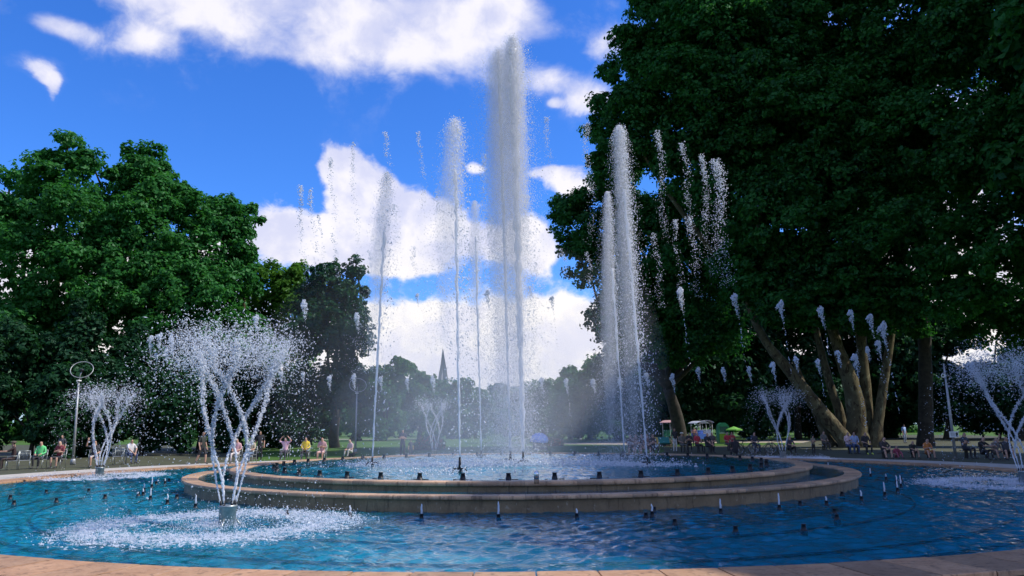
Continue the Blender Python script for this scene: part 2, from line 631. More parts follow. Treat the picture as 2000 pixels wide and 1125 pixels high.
TET_V = np.array([(1, 1, 1), (1, -1, -1), (-1, 1, -1), (-1, -1, 1)], float) / math.sqrt(3)
TET_F = np.array([(0, 1, 2), (0, 3, 1), (0, 2, 3), (1, 3, 2)])
OCT_V = np.array([(1, 0, 0), (-1, 0, 0), (0, 1, 0), (0, -1, 0), (0, 0, 1), (0, 0, -1)], float)
OCT_F = np.array([(0, 2, 4), (2, 1, 4), (1, 3, 4), (3, 0, 4), (2, 0, 5), (1, 2, 5), (3, 1, 5), (0, 3, 5)])


def drops_mesh(name, cen, size, mat, octa=True, stretch=(0.6, 1.6), vertical=0.0, thread=0.0):
    """little irregular drops of water: cen (n,3), size (n,)"""
    cen = np.asarray(cen, float); n = len(cen)
    size = np.broadcast_to(np.asarray(size, float), (n,))
    BV, BF = (OCT_V, OCT_F) if octa else (TET_V, TET_F)
    sc = rng.uniform(stretch[0], stretch[1], size=(n, 1, 3))
    if thread:
        k = rng.random(n) < thread
        m = int(k.sum())
        sc[k] = np.stack([rng.uniform(.35, .6, m), rng.uniform(.35, .6, m), rng.uniform(1.4, 3.6, m)], 1)[:, None]
    v = BV[None] * sc
    v = np.einsum("nij,nkj->nki", rand_rot(n), v)
    if vertical:
        v[:, :, 2] *= 1 + vertical * rng.random((n, 1))
    v = v * size[:, None, None] + cen[:, None, :]
    f = BF[None] + (np.arange(n) * len(BV))[:, None, None]
    return arr_mesh(name, v.reshape(-1, 3), f.reshape(-1, 3), mat, smooth=octa)


# ------------------------------------------------------------------ ground, lawn, paths
def sheet(name, pts, z, mat, kind="structure"):
    mb = MB(); mb.add([(p[0], p[1], z) for p in pts], [tuple(range(len(pts)))])
    return mb.obj(name, mat, kind=kind)


def annulus(name, r0, r1, z, mat, n=160, rad_steps=1, parent=None, kind="structure"):
    V = []; F = []
    for i in range(rad_steps + 1):
        r = r0 + (r1 - r0) * i / rad_steps
        for k in range(n):
            V.append((r * math.cos(2 * PI * k / n), r * math.sin(2 * PI * k / n), z))
    for i in range(rad_steps):
        for k in range(n):
            F.append((i * n + k, (i + 1) * n + k, (i + 1) * n + (k + 1) % n, i * n + (k + 1) % n))
    mb = MB(); mb.add(V, F)
    return mb.obj(name, mat, parent, kind=kind)


R_OUT, R_MID, R_IN = 17.80, 10.96, 9.20
Z_RIM, Z_WATER, Z_MID, Z_IN = 0.10, 0.03, 0.385, 0.58
annulus("lawn", 18.0, 900.0, -0.008, MAT["grass"], 160, 6)
annulus("paving", 18.0, 22.6, 0.0, MAT["paving"], 200)


def path_strip(name, centre_px, width, z, mat):
    pts = [G(x, y, z) for x, y in centre_px]
    L = []; Rr = []
    for i, p in enumerate(pts):
        a = pts[max(0, i - 1)]; b = pts[min(len(pts) - 1, i + 1)]
        d = (b - a)[:2]; d /= np.linalg.norm(d)
        nrm = np.array([-d[1], d[0]]) * width / 2
        L.append((p[0] + nrm[0], p[1] + nrm[1], z)); Rr.append((p[0] - nrm[0], p[1] - nrm[1], z))
    n = len(pts)
    mb = MB(); mb.add(L + Rr, [(i, n + i, n + i + 1, i + 1) for i in range(n - 1)])
    return mb.obj(name, mat, kind="structure")


path_strip("path", [(1140, 868), (1250, 864), (1330, 863), (1420, 862), (1500, 862), (1580, 862)], 14.0, -0.002, MAT["sand"])
path_strip("path", [(560, 857), (680, 858), (800, 857), (900, 857)], 5.0, -0.003, MAT["sand"])



def shade_sheet(name, px, z, label=None):
    """dark ground sheet with the shade of the trees put into its colour, outline through ground points"""
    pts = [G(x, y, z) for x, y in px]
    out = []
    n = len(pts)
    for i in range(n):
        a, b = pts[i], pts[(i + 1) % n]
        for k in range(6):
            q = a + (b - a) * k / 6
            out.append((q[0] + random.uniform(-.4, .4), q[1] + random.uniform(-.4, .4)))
    sheet(name, out, z, MAT["shade_sheet"])


MAT["shade_sheet"] = mottled("shade_toned_ground", (0.055, 0.05, 0.03), (0.075, 0.085, 0.04), 0.8, 0.95, coords="Position", bump=0.3)  # dark tone stands in for tree shade over the lawn
shade_sheet("shaded_ground", [(1290, 885), (1560, 893), (1800, 912), (2150, 940), (2300, 868), (1900, 850), (1640, 849), (1560, 868), (1400, 871), (1290, 872)], -0.0035)
shade_sheet("shaded_ground", [(-250, 960), (0, 948), (200, 935), (380, 920), (470, 906), (520, 880), (300, 868), (-100, 870), (-300, 880)], -0.0035)

# ------------------------------------------------------------------ pool
annulus("pool_floor", 0.0, R_OUT + 0.05, -0.42, MAT["pool_floor"], 160, 2)


def ring_wall(name, r, z0, z1, mat, n=200, inward=False, parent=None, kind="structure"):
    V = []; F = []
    for z in (z0, z1):
        for k in range(n):
            V.append((r * math.cos(2 * PI * k / n), r * math.sin(2 * PI * k / n), z))
    for k in range(n):
        q = (k, (k + 1) % n, n + (k + 1) % n, n + k)
        F.append(q[::-1] if inward else q)
    mb = MB(); mb.add(V, F, True)
    return mb.obj(name, mat, parent, kind=kind)


ring_wall("pool_wall", R_OUT + 0.03, -0.43, Z_RIM - 0.06, MAT["coping"], inward=True)


def arc_block(name, prof, ang, gap, seg, mat):
    """a curved stone: closed profile (r, z) swept over ang radians, ends set back by gap"""
    V = []; F = []; n = len(prof)
    r_mid = sum(p[0] for p in prof) / n
    a0 = gap / r_mid / 2; a1 = ang - a0
    cr = sum(p[0] for p in prof) / n; cz = sum(p[1] for p in prof) / n
    stations = [(a0, 0.985)] + [(a0 + (a1 - a0) * (i + 0.12) / (seg + 0.24 - 0.0), 1.0) for i in range(seg + 1)] + [(a1, 0.985)]
    for a, k in stations:
        for r, z in prof:
            rr = cr + (r - cr) * k; zz = cz + (z - cz) * (k if k == 1 else 0.95)
            V.append((rr * math.sin(a), -rr * math.cos(a), zz))
    for i in range(len(stations) - 1):
        for k in range(n):
            F.append((i * n + k, i * n + (k + 1) % n, (i + 1) * n + (k + 1) % n, (i + 1) * n + k))
    F.append(tuple(range(n - 1, -1, -1)))
    F.append(tuple((len(stations) - 1) * n + k for k in range(n)))
    mb = MB(); mb.add(V, F, False)
    return mb.mesh(name, mat)


def stone_ring(parent, name, prof, count, gap, mat, jitter=0.002, seg=2):
    ang = 2 * PI / count
    me = arc_block(name, prof, ang, gap, seg, mat)
    for k in range(count):
        o = link_mesh(name, me, parent)
        o.rotation_euler = (0, 0, k * ang + 0.01)
        o.location = (0, 0, random.uniform(-jitter, jitter))


coping = bpy.data.objects.new("pool_rim", None); COL.objects.link(coping)
props(coping, "wide ring of reddish stone slabs round the edge of the blue pool", None, None, "structure")
stone_ring(coping, "coping_slab", [(R_OUT - 0.02, 0.035), (R_OUT + 1.02, 0.035), (R_OUT + 1.02, Z_RIM - 0.012), (R_OUT + 1.008, Z_RIM),
                                   (R_OUT - 0.005, Z_RIM), (R_OUT - 0.02, Z_RIM - 0.015)][::-1], 152, 0.022, MAT["coping"], 0.004)


def cap_prof(r_in, r_out, top, th):
    h = th / 2
    out = [(r_out - h * 0.6 + h * 0.6 * math.cos(a), top - h + h * math.sin(a)) for a in np.linspace(-PI / 2, PI / 2, 6)]
    return (out + [(r_in + 0.02, top - 0.004), (r_in, top - 0.02), (r_in, top - th)])


mid = bpy.data.objects.new("lower_basin", None); COL.objects.link(mid)
props(mid, "lower of two round stone basins rising in the middle of the pool", None, None, "structure")
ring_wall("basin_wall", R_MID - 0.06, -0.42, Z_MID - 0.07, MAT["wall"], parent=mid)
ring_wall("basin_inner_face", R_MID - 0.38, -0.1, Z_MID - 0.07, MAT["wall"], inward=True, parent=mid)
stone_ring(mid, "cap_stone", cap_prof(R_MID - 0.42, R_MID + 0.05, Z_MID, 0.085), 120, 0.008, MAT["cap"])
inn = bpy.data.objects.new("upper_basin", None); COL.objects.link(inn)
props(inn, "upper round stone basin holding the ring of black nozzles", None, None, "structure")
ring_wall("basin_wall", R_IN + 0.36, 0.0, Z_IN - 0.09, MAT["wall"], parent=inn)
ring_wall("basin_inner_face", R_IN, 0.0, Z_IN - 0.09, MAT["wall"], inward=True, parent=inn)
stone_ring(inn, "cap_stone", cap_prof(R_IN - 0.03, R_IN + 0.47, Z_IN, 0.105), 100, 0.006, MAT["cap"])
annulus("basin_floor", R_IN + 0.3, R_MID - 0.1, 0.02, MAT["pool_floor"], 160)
annulus("basin_floor", 0.0, R_IN + 0.1, 0.22, MAT["pool_floor"], 160, 2)


def wavy_water(name, r0, r1, z, nr, na, mat, amp):
    r = np.linspace(r0, r1, nr)[:, None]; a = np.linspace(0, 2 * PI, na, endpoint=False)[None]
    x = r * np.cos(a); y = r * np.sin(a)
    h = np.zeros_like(x)
    lr = np.random.default_rng(3)
    for i in range(40):
        lam = lr.uniform(0.15, 0.5); th = lr.uniform(0, 2 * PI); ph = lr.uniform(0, 2 * PI)
        k = 2 * PI / lam
        env = 0.6 + 0.4 * np.sin(0.35 * (x * math.cos(th + 1) + y * math.sin(th + 1)) + ph * 3)
        h += lam * 0.5 * env * np.sin(k * (x * math.cos(th) + y * math.sin(th)) + ph)
    h *= amp / h.std()
    V = np.stack([x, y, z + h], -1).reshape(-1, 3)
    i, k = np.meshgrid(np.arange(nr - 1), np.arange(na), indexing="ij")
    F = np.stack([i * na + k, (i + 1) * na + k, (i + 1) * na + (k + 1) % na, i * na + (k + 1) % na], -1).reshape(-1, 4)
    o = link_mesh(name, arr_mesh(name, V, F, mat, True), kind="structure")
    return o


wavy_water("water", R_MID - 0.06, R_OUT + 0.02, Z_WATER, 170, 1500, MAT["water"], 0.013)
wavy_water("water", R_IN + 0.34, R_MID - 0.36, Z_MID - 0.035, 20, 500, MAT["water_calm"], 0.004)
wavy_water("water", 0.02, R_IN + 0.01, Z_IN - 0.045, 110, 500, MAT["water_calm"], 0.008)
ZI = Z_IN - 0.045
pb = MB()
for rr in (12.3, 14.6, 15.6):
    pb.torus((0, 0, -0.385), rr, 0.03, 120, 6)
props(pb.obj("pipe_ring", MAT["black"]), "dark supply pipes lying in rings on the pool floor", "pipe")

# ------------------------------------------------------------------ trees
def leaves(lobes, origin, leaf=0.31, clump_r=0.78, per=48, dens=1.25, up_bias=0.25, fill=0.3):
    dens = dens * 1.30
    more = []
    for c, r in lobes:
        c = np.asarray(c, float); r = np.asarray(r, float)
        more.append((c, r * .88))
        if r.min() > 1.4:
            for _ in range(9):
                d = rng.normal(size=3); d[2] += .25; d /= np.linalg.norm(d)
                more.append((c + d * r * rng.uniform(.70, 1.05), r * rng.uniform(.18, .40) * np.array([1.1, 1.1, .9])))
    lobes = more
    """lobes: list of (centre xyz, radii xyz).  returns verts, faces of folded leaf blades"""
    C = []; N = []
    for c, r in lobes:
        c = np.asarray(c); r = np.asarray(r)
        area = 4 * PI * ((r[0] * r[1]) ** 1.6 / 3 + (r[0] * r[2]) ** 1.6 / 3 + (r[1] * r[2]) ** 1.6 / 3) ** (1 / 1.6)
        rc = min(clump_r, 0.42 * r.min())
        nc = max(6, int(dens * area / (PI * rc * rc)))
        d = rng.normal(size=(nc, 3)); d[:, 2] += up_bias; d /= np.linalg.norm(d, axis=1)[:, None]
        rad = rng.uniform(0.62, 1.10, size=(nc, 1))
        k = rng.random(nc) < fill
        rad[k] = rng.uniform(0.2, 0.8, size=(k.sum(), 1))
        cc = c + d * r * rad
        cr = rc * rng.uniform(0.55, 1.5, size=nc)
        npl = max(8, int(per * (rc / clump_r) ** 2)) if rc < clump_r else per
        off = rng.normal(size=(nc, npl, 3))
        off /= np.linalg.norm(off, axis=2)[..., None]
        off *= (rng.random((nc, npl, 1)) ** 0.45)
        off[..., 2] *= 0.7
        cen = cc[:, None] + off * cr[:, None, None]
        nn = off * 0.9 + d[:, None] * 0.5 + np.array([0, 0, 0.45]) + rng.normal(size=off.shape) * 0.45
        C.append(cen.reshape(-1, 3)); N.append(nn.reshape(-1, 3))
    C = np.concatenate(C) - np.asarray(origin); N = np.concatenate(N)
    C[:, 2] = np.maximum(C[:, 2], 0.15)
    N /= np.linalg.norm(N, axis=1)[:, None]
    n = len(C)
    t = rng.normal(size=(n, 3)); t -= N * (t * N).sum(1)[:, None]; t /= np.linalg.norm(t, axis=1)[:, None]
    b = np.cross(N, t)
    s = leaf * rng.uniform(0.6, 1.3, size=(n, 1)); w = s * rng.uniform(0.55, 0.95, size=(n, 1))
    fold = N * s * rng.uniform(-0.25, 0.25, size=(n, 1))
    v = np.stack([C - t * s * 0.55, C + b * w * 0.5 + fold, C + t * s * 0.55, C - b * w * 0.5 + fold], 1)
    f = (np.arange(n) * 4)[:, None] + np.array([0, 1, 2, 3])
    return v.reshape(-1, 3), f


def px_lobes(L, depth_k=1.0):
    out = []
    for px, py, rx, ry, D in L:
        c = P(px, py, D)
        a = rx * D / F_PX; b = ry * D / F_PX
        out.append((c, (a, 0.5 * (a + b) * depth_k, b)))
    return out


def bend(p0, p1, n=7, wob=0.05, sag=0.0):
    p0 = np.asarray(p0, float); p1 = np.asarray(p1, float)
    L = np.linalg.norm(p1 - p0)
    ts = np.linspace(0, 1, n)[:, None]
    p = p0 + (p1 - p0) * ts
    p += np.sin(ts * PI) * rng.normal(size=(1, 3)) * wob * L
    p[:, 2] += (np.sin(ts * PI) * sag * L)[:, 0]
    return p


N_LEAF = 0


def tree(name, label, base, lobes, mat, bark, trunk_r, group=None, limbs=True, stems=None, cat="tree", **kw):
    global N_LEAF
    base = np.asarray(base, float)
    root = empty(name, base, label, cat, group)
    v, f = leaves(lobes, base, **kw)
    N_LEAF += len(f)
    link_mesh("crown", arr_mesh("crown", v, f, mat), root)
    mb = MB()
    cs = np.array([l[0] for l in lobes]) - base
    top = cs.mean(0)
    if stems is None:
        fork = np.array([top[0] * 0.35, top[1] * 0.35, max(1.5, cs[:, 2].min() * 0.55)])
        p = bend((0, 0, -0.2), fork, 7, 0.02)
        mb.tube(p, list(np.linspace(trunk_r * 1.25, trunk_r * 0.8, 7)), 10)
        starts = [fork]
        if limbs:
            for c in cs:
                q = bend(fork, c, 8, 0.06, 0.05)
                mb.tube(q, list(np.linspace(trunk_r * 0.55, trunk_r * 0.10, 8)), 6)
    mb.obj("trunk", bark, root) if stems is None else None
    if stems is not None:
        for pts, rads in stems:
            sb = MB()
            pts = np.array(pts) - base
            # smooth
            ts = np.linspace(0, len(pts) - 1, 4 * len(pts))
            pp = np.stack([np.interp(ts, np.arange(len(pts)), pts[:, i]) for i in range(3)], 1)
            for _ in range(3):
                pp[1:-1] = 0.25 * pp[:-2] + 0.5 * pp[1:-1] + 0.25 * pp[2:]
            rr = np.interp(ts, np.arange(len(pts)), rads) * rng.uniform(0.95, 1.06, size=len(ts))
            sb.tube(pp, list(rr), 14)
            sb.obj("trunk", bark, root)
        lb = MB()
        ends = [np.array(s[0][-1]) - base for s in stems]
        for c in cs:
            e = min(ends, key=lambda e: np.linalg.norm(e - c))
            lb.tube(bend(e, c, 8, 0.05, 0.03), list(np.linspace(trunk_r * 0.35, 0.08, 8)), 6)
        lb.obj("limbs", bark, root)
    return root


def rpx(r, D):
    return r * D / F_PX


# the many stemmed plane tree at the right of the pool
D0 = 60.0
def stem(L, D=D0, dd=0.0):
    pts = [P(x, y, D + dd * i) for i, (x, y, w) in enumerate(L)]
    return (pts, [rpx(w * .43, D) for x, y, w in L])


stems = [
    stem([(1678, 882, 62), (1674, 840, 46), (1672, 790, 42), (1660, 740, 36), (1640, 690, 26), (1622, 630, 21), (1608, 560, 18), (1600, 470, 13)]),
    stem([(1690, 882, 50), (1690, 830, 34), (1690, 770, 30), (1684, 700, 24), (1680, 600, 20), (1690, 480, 14)], D0 + .6),
    stem([(1664, 880, 44), (1640, 845, 32), (1600, 800, 30), (1560, 748, 26), (1530, 710, 23), (1500, 676, 20), (1470, 620, 16), (1450, 560, 12)], D0 - .5, 0.1),
    stem([(1708, 878, 36), (1714, 830, 24), (1720, 790, 21), (1727, 740, 19), (1740, 660, 17), (1752, 560, 12)], D0 - .3),
    stem([(1622, 872, 30), (1612, 850, 20), (1592, 800, 15), (1572, 760, 13), (1550, 700, 10)], D0 + 1.5),
    stem([(1648, 875, 34), (1640, 800, 20), (1626, 770, 18), (1605, 690, 16), (1590, 630, 14), (1575, 540, 12)], D0 + 2.0),
]
R1 = px_lobes([(1330, 50, 135, 80, 56), (1252, 140, 78, 80, 57), (1232, 260, 88, 105, 58), (1420, 120, 150, 120, 54), (1560, 30, 165, 105, 54),
               (1545, 220, 155, 120, 53), (1380, 300, 140, 120, 56), (1490, 400, 150, 110, 55), (1640, 350, 140, 120, 54), (1650, 500, 130, 80, 55),
               (1520, 530, 120, 75, 57), (1400, -90, 170, 120, 55), (1620, -120, 190, 120, 54), (1700, 180, 120, 110, 53), (1450, 200, 210, 190, 61), (1620, 300, 200, 200, 61), (1560, 590, 110, 50, 56), (1690, 600, 110, 45, 56), (1590, 560, 130, 60, 58)])
tree("plane_tree", "huge plane tree with several leaning pale stems from one base at the poolside", G(1668, 872, 0), R1, MAT["leaf_plane"], MAT["bark"], 0.9, stems=stems, per=70, dens=1.25)
R2 = px_lobes([(1118, 440, 52, 62, 70), (1150, 515, 52, 52, 70), (1195, 430, 80, 85, 69), (1225, 560, 70, 70, 69), (1290, 470, 100, 100, 68), (1345, 590, 90, 70, 68), (1205, 640, 34, 50, 71), (1200, 340, 55, 60, 70), (1270, 660, 70, 60, 70), (1400, 480, 90, 80, 69), (1390, 660, 80, 60, 69)])
tree("plane_tree", "broad dark tree whose low leafy limb reaches over towards the middle jets", G(1330, 868, 0), R2, MAT["leaf_plane"], MAT["bark_dark"], 0.6, dens=1.3)
R3 = px_lobes([(1790, 70, 165, 125, 50), (1940, 50, 170, 145, 48), (1830, 280, 150, 135, 50), (1970, 290, 140, 145, 48), (1770, 460, 130, 100, 51), (1930, 490, 150, 105, 49), (2080, 420, 140, 130, 48), (2100, 150, 150, 150, 47), (1860, -120, 200, 130, 49), (1860, 590, 90, 45, 51), (1760, 250, 190, 220, 57) , (1740, 600, 110, 60, 56), (2050, 610, 90, 90, 58), (1965, 630, 90, 55, 60)])
tree("plane_tree", "dark plane tree with a straight thick trunk behind the children on the poolside", G(1808, 872, 0), R3, MAT["leaf_plane"], MAT["bark_dark"], 0.62, stems=[stem([(1808, 884, 40), (1808, 840, 32), (1808, 740, 29), (1805, 640, 26), (1800, 520, 22)], 62.0)], dens=0.95, fill=0.15)
for L, by, lb in [
    ([(1250, 600, 90, 100, 88), (1240, 730, 80, 90, 88), (1330, 690, 90, 100, 88), (1290, 800, 90, 50, 88)], (1280, 858), "dark tree filling the shade right behind the right hand jets"),
    ([(1430, 580, 100, 110, 90), (1420, 710, 100, 100, 90), (1440, 800, 90, 50, 90)], (1425, 858), "dark tree above the carts and the lime green parasol"),
    ([(1560, 590, 110, 110, 92), (1560, 720, 110, 90, 92)], (1560, 858), "dark tree seen through the fan of leaning stems"),
    ([(1700, 610, 110, 110, 92), (1720, 740, 110, 90, 92), (1780, 650, 70, 80, 92)], (1710, 858), "dark tree between the fan of stems and the straight trunk"),
    ([(1850, 770, 110, 60, 90), (1870, 660, 50, 30, 90)], (1850, 858), "dark tree behind the notice pole with bright sky gaps above"),
    ([(1990, 790, 100, 60, 88), (2060, 680, 90, 90, 88), (1960, 620, 60, 24, 88)], (1990, 860), "dark tree at the right edge with bright sky gaps above"),
]:
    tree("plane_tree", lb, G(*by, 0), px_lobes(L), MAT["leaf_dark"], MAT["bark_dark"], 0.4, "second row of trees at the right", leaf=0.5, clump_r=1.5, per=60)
# two more of the row, just out of the picture to the right; their shade falls on the pool
for k, (x, y) in enumerate(((37.0, 12.0), (33.0, 0.5), (31.5, -11.5))):
    lob = [(np.array([x + dx, y + dy, z]), (4.6, 4.8, 4.2)) for dx, dy, z in ((-3, -3, 14), (3, 3, 15), (-3, 4, 18), (3, -4, 19), (-4, -1, 23), (3, 1, 24), (-2, 4, 27), (-1, -4, 27), (0, 0, 31), (3, 3, 30), (5, -2, 34))]
    tree("plane_tree", ["tall plane tree off the right end of the pool, farthest of three", "tall plane tree off the right end of the pool, middle of three", "tall plane tree on the near right side of the pool"][k], (x, y, 0), lob, MAT["leaf_plane"], MAT["bark"], 0.6, per=34, leaf=0.6)

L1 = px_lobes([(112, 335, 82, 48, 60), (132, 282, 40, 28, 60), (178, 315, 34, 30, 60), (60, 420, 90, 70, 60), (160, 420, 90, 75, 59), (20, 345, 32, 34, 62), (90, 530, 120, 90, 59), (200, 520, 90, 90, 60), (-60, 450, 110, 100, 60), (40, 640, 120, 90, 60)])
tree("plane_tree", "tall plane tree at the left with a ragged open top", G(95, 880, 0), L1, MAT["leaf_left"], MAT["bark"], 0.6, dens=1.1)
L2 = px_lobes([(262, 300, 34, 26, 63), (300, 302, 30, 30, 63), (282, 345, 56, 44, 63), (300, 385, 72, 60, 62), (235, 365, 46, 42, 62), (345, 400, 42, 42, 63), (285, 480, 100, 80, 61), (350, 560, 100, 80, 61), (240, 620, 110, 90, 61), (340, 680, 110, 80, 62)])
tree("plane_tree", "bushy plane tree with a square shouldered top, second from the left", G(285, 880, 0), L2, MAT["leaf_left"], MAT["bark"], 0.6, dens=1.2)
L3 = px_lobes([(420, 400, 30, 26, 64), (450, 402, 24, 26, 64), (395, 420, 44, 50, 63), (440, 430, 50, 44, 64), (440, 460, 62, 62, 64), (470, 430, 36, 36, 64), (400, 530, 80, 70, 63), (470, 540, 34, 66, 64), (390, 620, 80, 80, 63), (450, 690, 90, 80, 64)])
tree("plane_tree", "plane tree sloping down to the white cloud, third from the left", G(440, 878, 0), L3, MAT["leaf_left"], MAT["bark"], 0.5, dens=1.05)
L4 = px_lobes([(530, 558, 58, 54, 72), (572, 590, 44, 74, 71), (500, 640, 70, 80, 74), (560, 700, 60, 80, 73), (490, 740, 70, 80, 74)])
tree("lime_tree", "bright yellow green tree between the left planes and the dark chestnut", G(530, 866, 0), L4, MAT["leaf_lime"], MAT["bark_dark"], 0.35, dens=1.25)
L5 = px_lobes([(640, 565, 46, 50, 62), (694, 530, 26, 34, 62), (615, 600, 34, 60, 62), (685, 600, 36, 50, 62), (640, 665, 75, 75, 61), (702, 660, 32, 60, 62), (640, 760, 80, 60, 61), (690, 735, 32, 34, 62)])
tree("chestnut_tree", "dark blue green tree behind the spray left of the jets, its crown reaching low", G(655, 874, 0), L5, MAT["leaf_dark"], MAT["bark_dark"], 0.45, dens=1.3)

# under storey at both sides
def bush(px, base_y, w, h, mat, D=None, name="shrub", label="", group=None, leaf=0.30, dens=1.2):
    b = G(px, base_y, 0)
    D = b[1] - CAM[1]
    k = D / F_PX
    lob = []
    for i in range(6):
        lob.append((b + np.array([random.uniform(-.6, .6) * w * k, random.uniform(-1.5, 1.5), random.uniform(.25, .75) * h * k]),
                    (w * k * random.uniform(.35, .55), w * k * .4, h * k * random.uniform(.25, .4))))
    return tree(name, label, b, lob, mat, MAT["bark_dark"], 0.14, group, leaf=leaf, dens=dens, fill=0.1)


for i, (px, by, w, h, mt, lb) in enumerate([
    (-40, 899, 130, 250, "leaf_dark", "dark shrub behind the man in the cap at the left end"),
    (60, 896, 120, 260, "leaf_dark", "dark shrub behind the person in the bright green shirt"),
    (165, 893, 120, 260, "leaf_dark", "dark shrub behind the leaning lamp post with the ring"),
    (275, 889, 120, 250, "leaf_dark", "dark shrub behind the left half of the big vase jet"),
    (385, 884, 110, 230, "leaf_dark", "dark shrub behind the right half of the big vase jet"),
    (480, 878, 100, 170, "leaf_dark", "dark shrub below the bright yellow green tree"),
    (575, 874, 90, 140, "leaf_dark", "low dark shrub left of the chestnut trunk"),
]):
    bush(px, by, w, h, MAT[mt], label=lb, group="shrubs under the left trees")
for i, (px, by, w, h, lb) in enumerate([
    (1310, 854, 90, 130, "dark bushy tree behind the green pedal cart"),
    (1400, 853, 90, 150, "dark bushy tree behind the blue and white carts"),
    (1490, 854, 90, 160, "dark bushy tree behind the green parasol and the bicycles"),
    (1580, 855, 100, 170, "dark bushy tree seen between the leaning plane stems"),
    (1750, 855, 100, 190, "dark bushy tree between the plane stems and the straight trunk"),
    (1860, 856, 90, 160, "dark bushy tree behind the pole with the notice"),
    (1950, 858, 100, 150, "dark bushy tree behind the vase jet at the right edge"),
    (2050, 860, 100, 170, "dark bushy tree past the right edge of the pool"),
    (1660, 850, 110, 210, "dark bushy tree right behind the many stemmed plane"),
]):
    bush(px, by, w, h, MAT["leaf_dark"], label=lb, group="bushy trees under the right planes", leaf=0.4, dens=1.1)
# thin trunks in the shade at the right
for i, (x0, yb, x1, yt, w, lb) in enumerate([(1278, 862, 1272, 700, 8, "slim tree trunk just right of the crowd on the bench"), (1240, 860, 1236, 720, 7, "slim tree trunk seen between the two right hand jets"),
                                       (1326, 858, 1316, 700, 9, "slim trunk beside the green pedal cart"), (1428, 856, 1416, 690, 9, "slim trunk behind the green parasol")]):
    b = G(x0, yb, 0); D = b[1] - CAM[1]
    t_ = P(x1, yt, D)
    lob = [(t_ + np.array([random.uniform(-2, 2), random.uniform(-1, 2), random.uniform(0, 4)]), (2.2, 2.2, 1.8)) for _ in range(5)]
    tree("young_tree", lb, b, lob, MAT["leaf_dark"], MAT["bark"], rpx(w / 2, D), "slim trees beyond the path", leaf=0.35)
# trees far behind the jets
for i, (L, lb) in enumerate([
    ([(752, 770, 36, 52, 112), (775, 735, 32, 32, 112), (745, 820, 45, 40, 112)], "distant tree with a pointed crown left of the spire"),
    ([(700, 800, 40, 60, 115), (715, 760, 30, 40, 115)], "distant tree next to the dark chestnut, low in the mist"),
    ([(820, 768, 34, 36, 118), (830, 810, 45, 45, 118)], "distant round tree just left of the spire"),
    ([(885, 775, 38, 36, 125), (880, 820, 45, 40, 125)], "distant tree just right of the spire"),
    ([(930, 800, 30, 40, 128), (925, 830, 40, 30, 128)], "distant lower tree sloping down towards the tall jets"),
    ([(985, 822, 36, 22, 150), (1010, 832, 30, 20, 150)], "low distant tree behind the foot of the tall jets"),
    ([(1060, 790, 34, 54, 120), (1050, 830, 40, 30, 120)], "distant tree right of the tall jets"),
    ([(1112, 780, 36, 56, 112), (1110, 830, 45, 30, 112)], "distant tree in the middle of the gap right of the tall jets"),
    ([(1150, 778, 52, 58, 105), (1130, 815, 60, 45, 105), (1180, 750, 40, 50, 105)], "distant taller tree in front of the leafy limb at the right"),
    ([(1205, 750, 44, 70, 100), (1200, 820, 50, 40, 100)], "distant tree behind the right hand tall jet"),
]):
    lob = px_lobes(L)
    b = G(L[0][0], 850, 0)
    b = CAM + (lob[0][0] - CAM); b[2] = 0
    tree("park_tree", lb, b, lob, MAT["leaf_far"], MAT["bark_dark"], 0.35, "trees far behind the jets", leaf=0.5, dens=1.3, clump_r=1.6, per=55)


def far_wood():
    lob = []
    for a in np.linspace(0, 2 * PI, 150, endpoint=False):
        r = random.uniform(165, 200)
        h = random.uniform(9, 13)
        lob.append((np.array([r * math.sin(a), r * math.cos(a) - 27, h * .5]), (7.5, 4.5, h * .55)))
    v, f = leaves(lob, (0, 0, 0), leaf=0.95, clump_r=2.4, per=34, dens=1.3)
    o = link_mesh("far_woodland", arr_mesh("far_woodland", v, f, MAT["leaf_far"]), kind="stuff")
    props(o, "far belt of park trees closing the view all round")


far_wood()
#@@PART2
# ------------------------------------------------------------------ far monument
def spire():
    D = 128.0
    b = P(865, 850, D); b[2] = 0
    root = empty("spire_monument", b, "slender pointed monument of two curved grey blades rising above the distant trees", "monument")
    mat = mottled("weathered_bronze", (0.17, 0.20, 0.17), (0.27, 0.29, 0.25), 0.8, 0.6, 0.2)

    def blade(outl, dep):
        mb = MB()
        pts = [P(x, y, D) - b for x, y in outl]
        n = len(pts)
        V = [(p[0], -dep / 2 * (0.2 + 0.8 * max(0, 1 - p[2] / 15)), p[2]) for p in pts] + [(p[0], dep / 2 * (0.2 + 0.8 * max(0, 1 - p[2] / 15)), p[2]) for p in pts]
        F = [(i, (i + 1) % n, n + (i + 1) % n, n + i) for i in range(n)]
        h = n // 2
        for i in range(h - 1):
            F.append((i, n - 1 - i, n - 2 - i, i + 1)); F.append((n + i, n + i + 1, 2 * n - 2 - i, 2 * n - 1 - i))
        mb.add(V, F)
        return mb
    blade([(864.6, 681), (861, 712), (857, 735), (851, 785), (842, 858), (856, 858), (859, 785), (862, 742), (864.2, 712), (865, 690)], 2.2).obj("blade", mat, root)
    blade([(865.2, 681), (865.1, 690), (864.6, 712), (864.5, 742), (869, 785), (872, 858), (890, 858), (883, 785), (874, 735), (868.5, 712)][::-1], 2.2).obj("blade", mat, root)


spire()

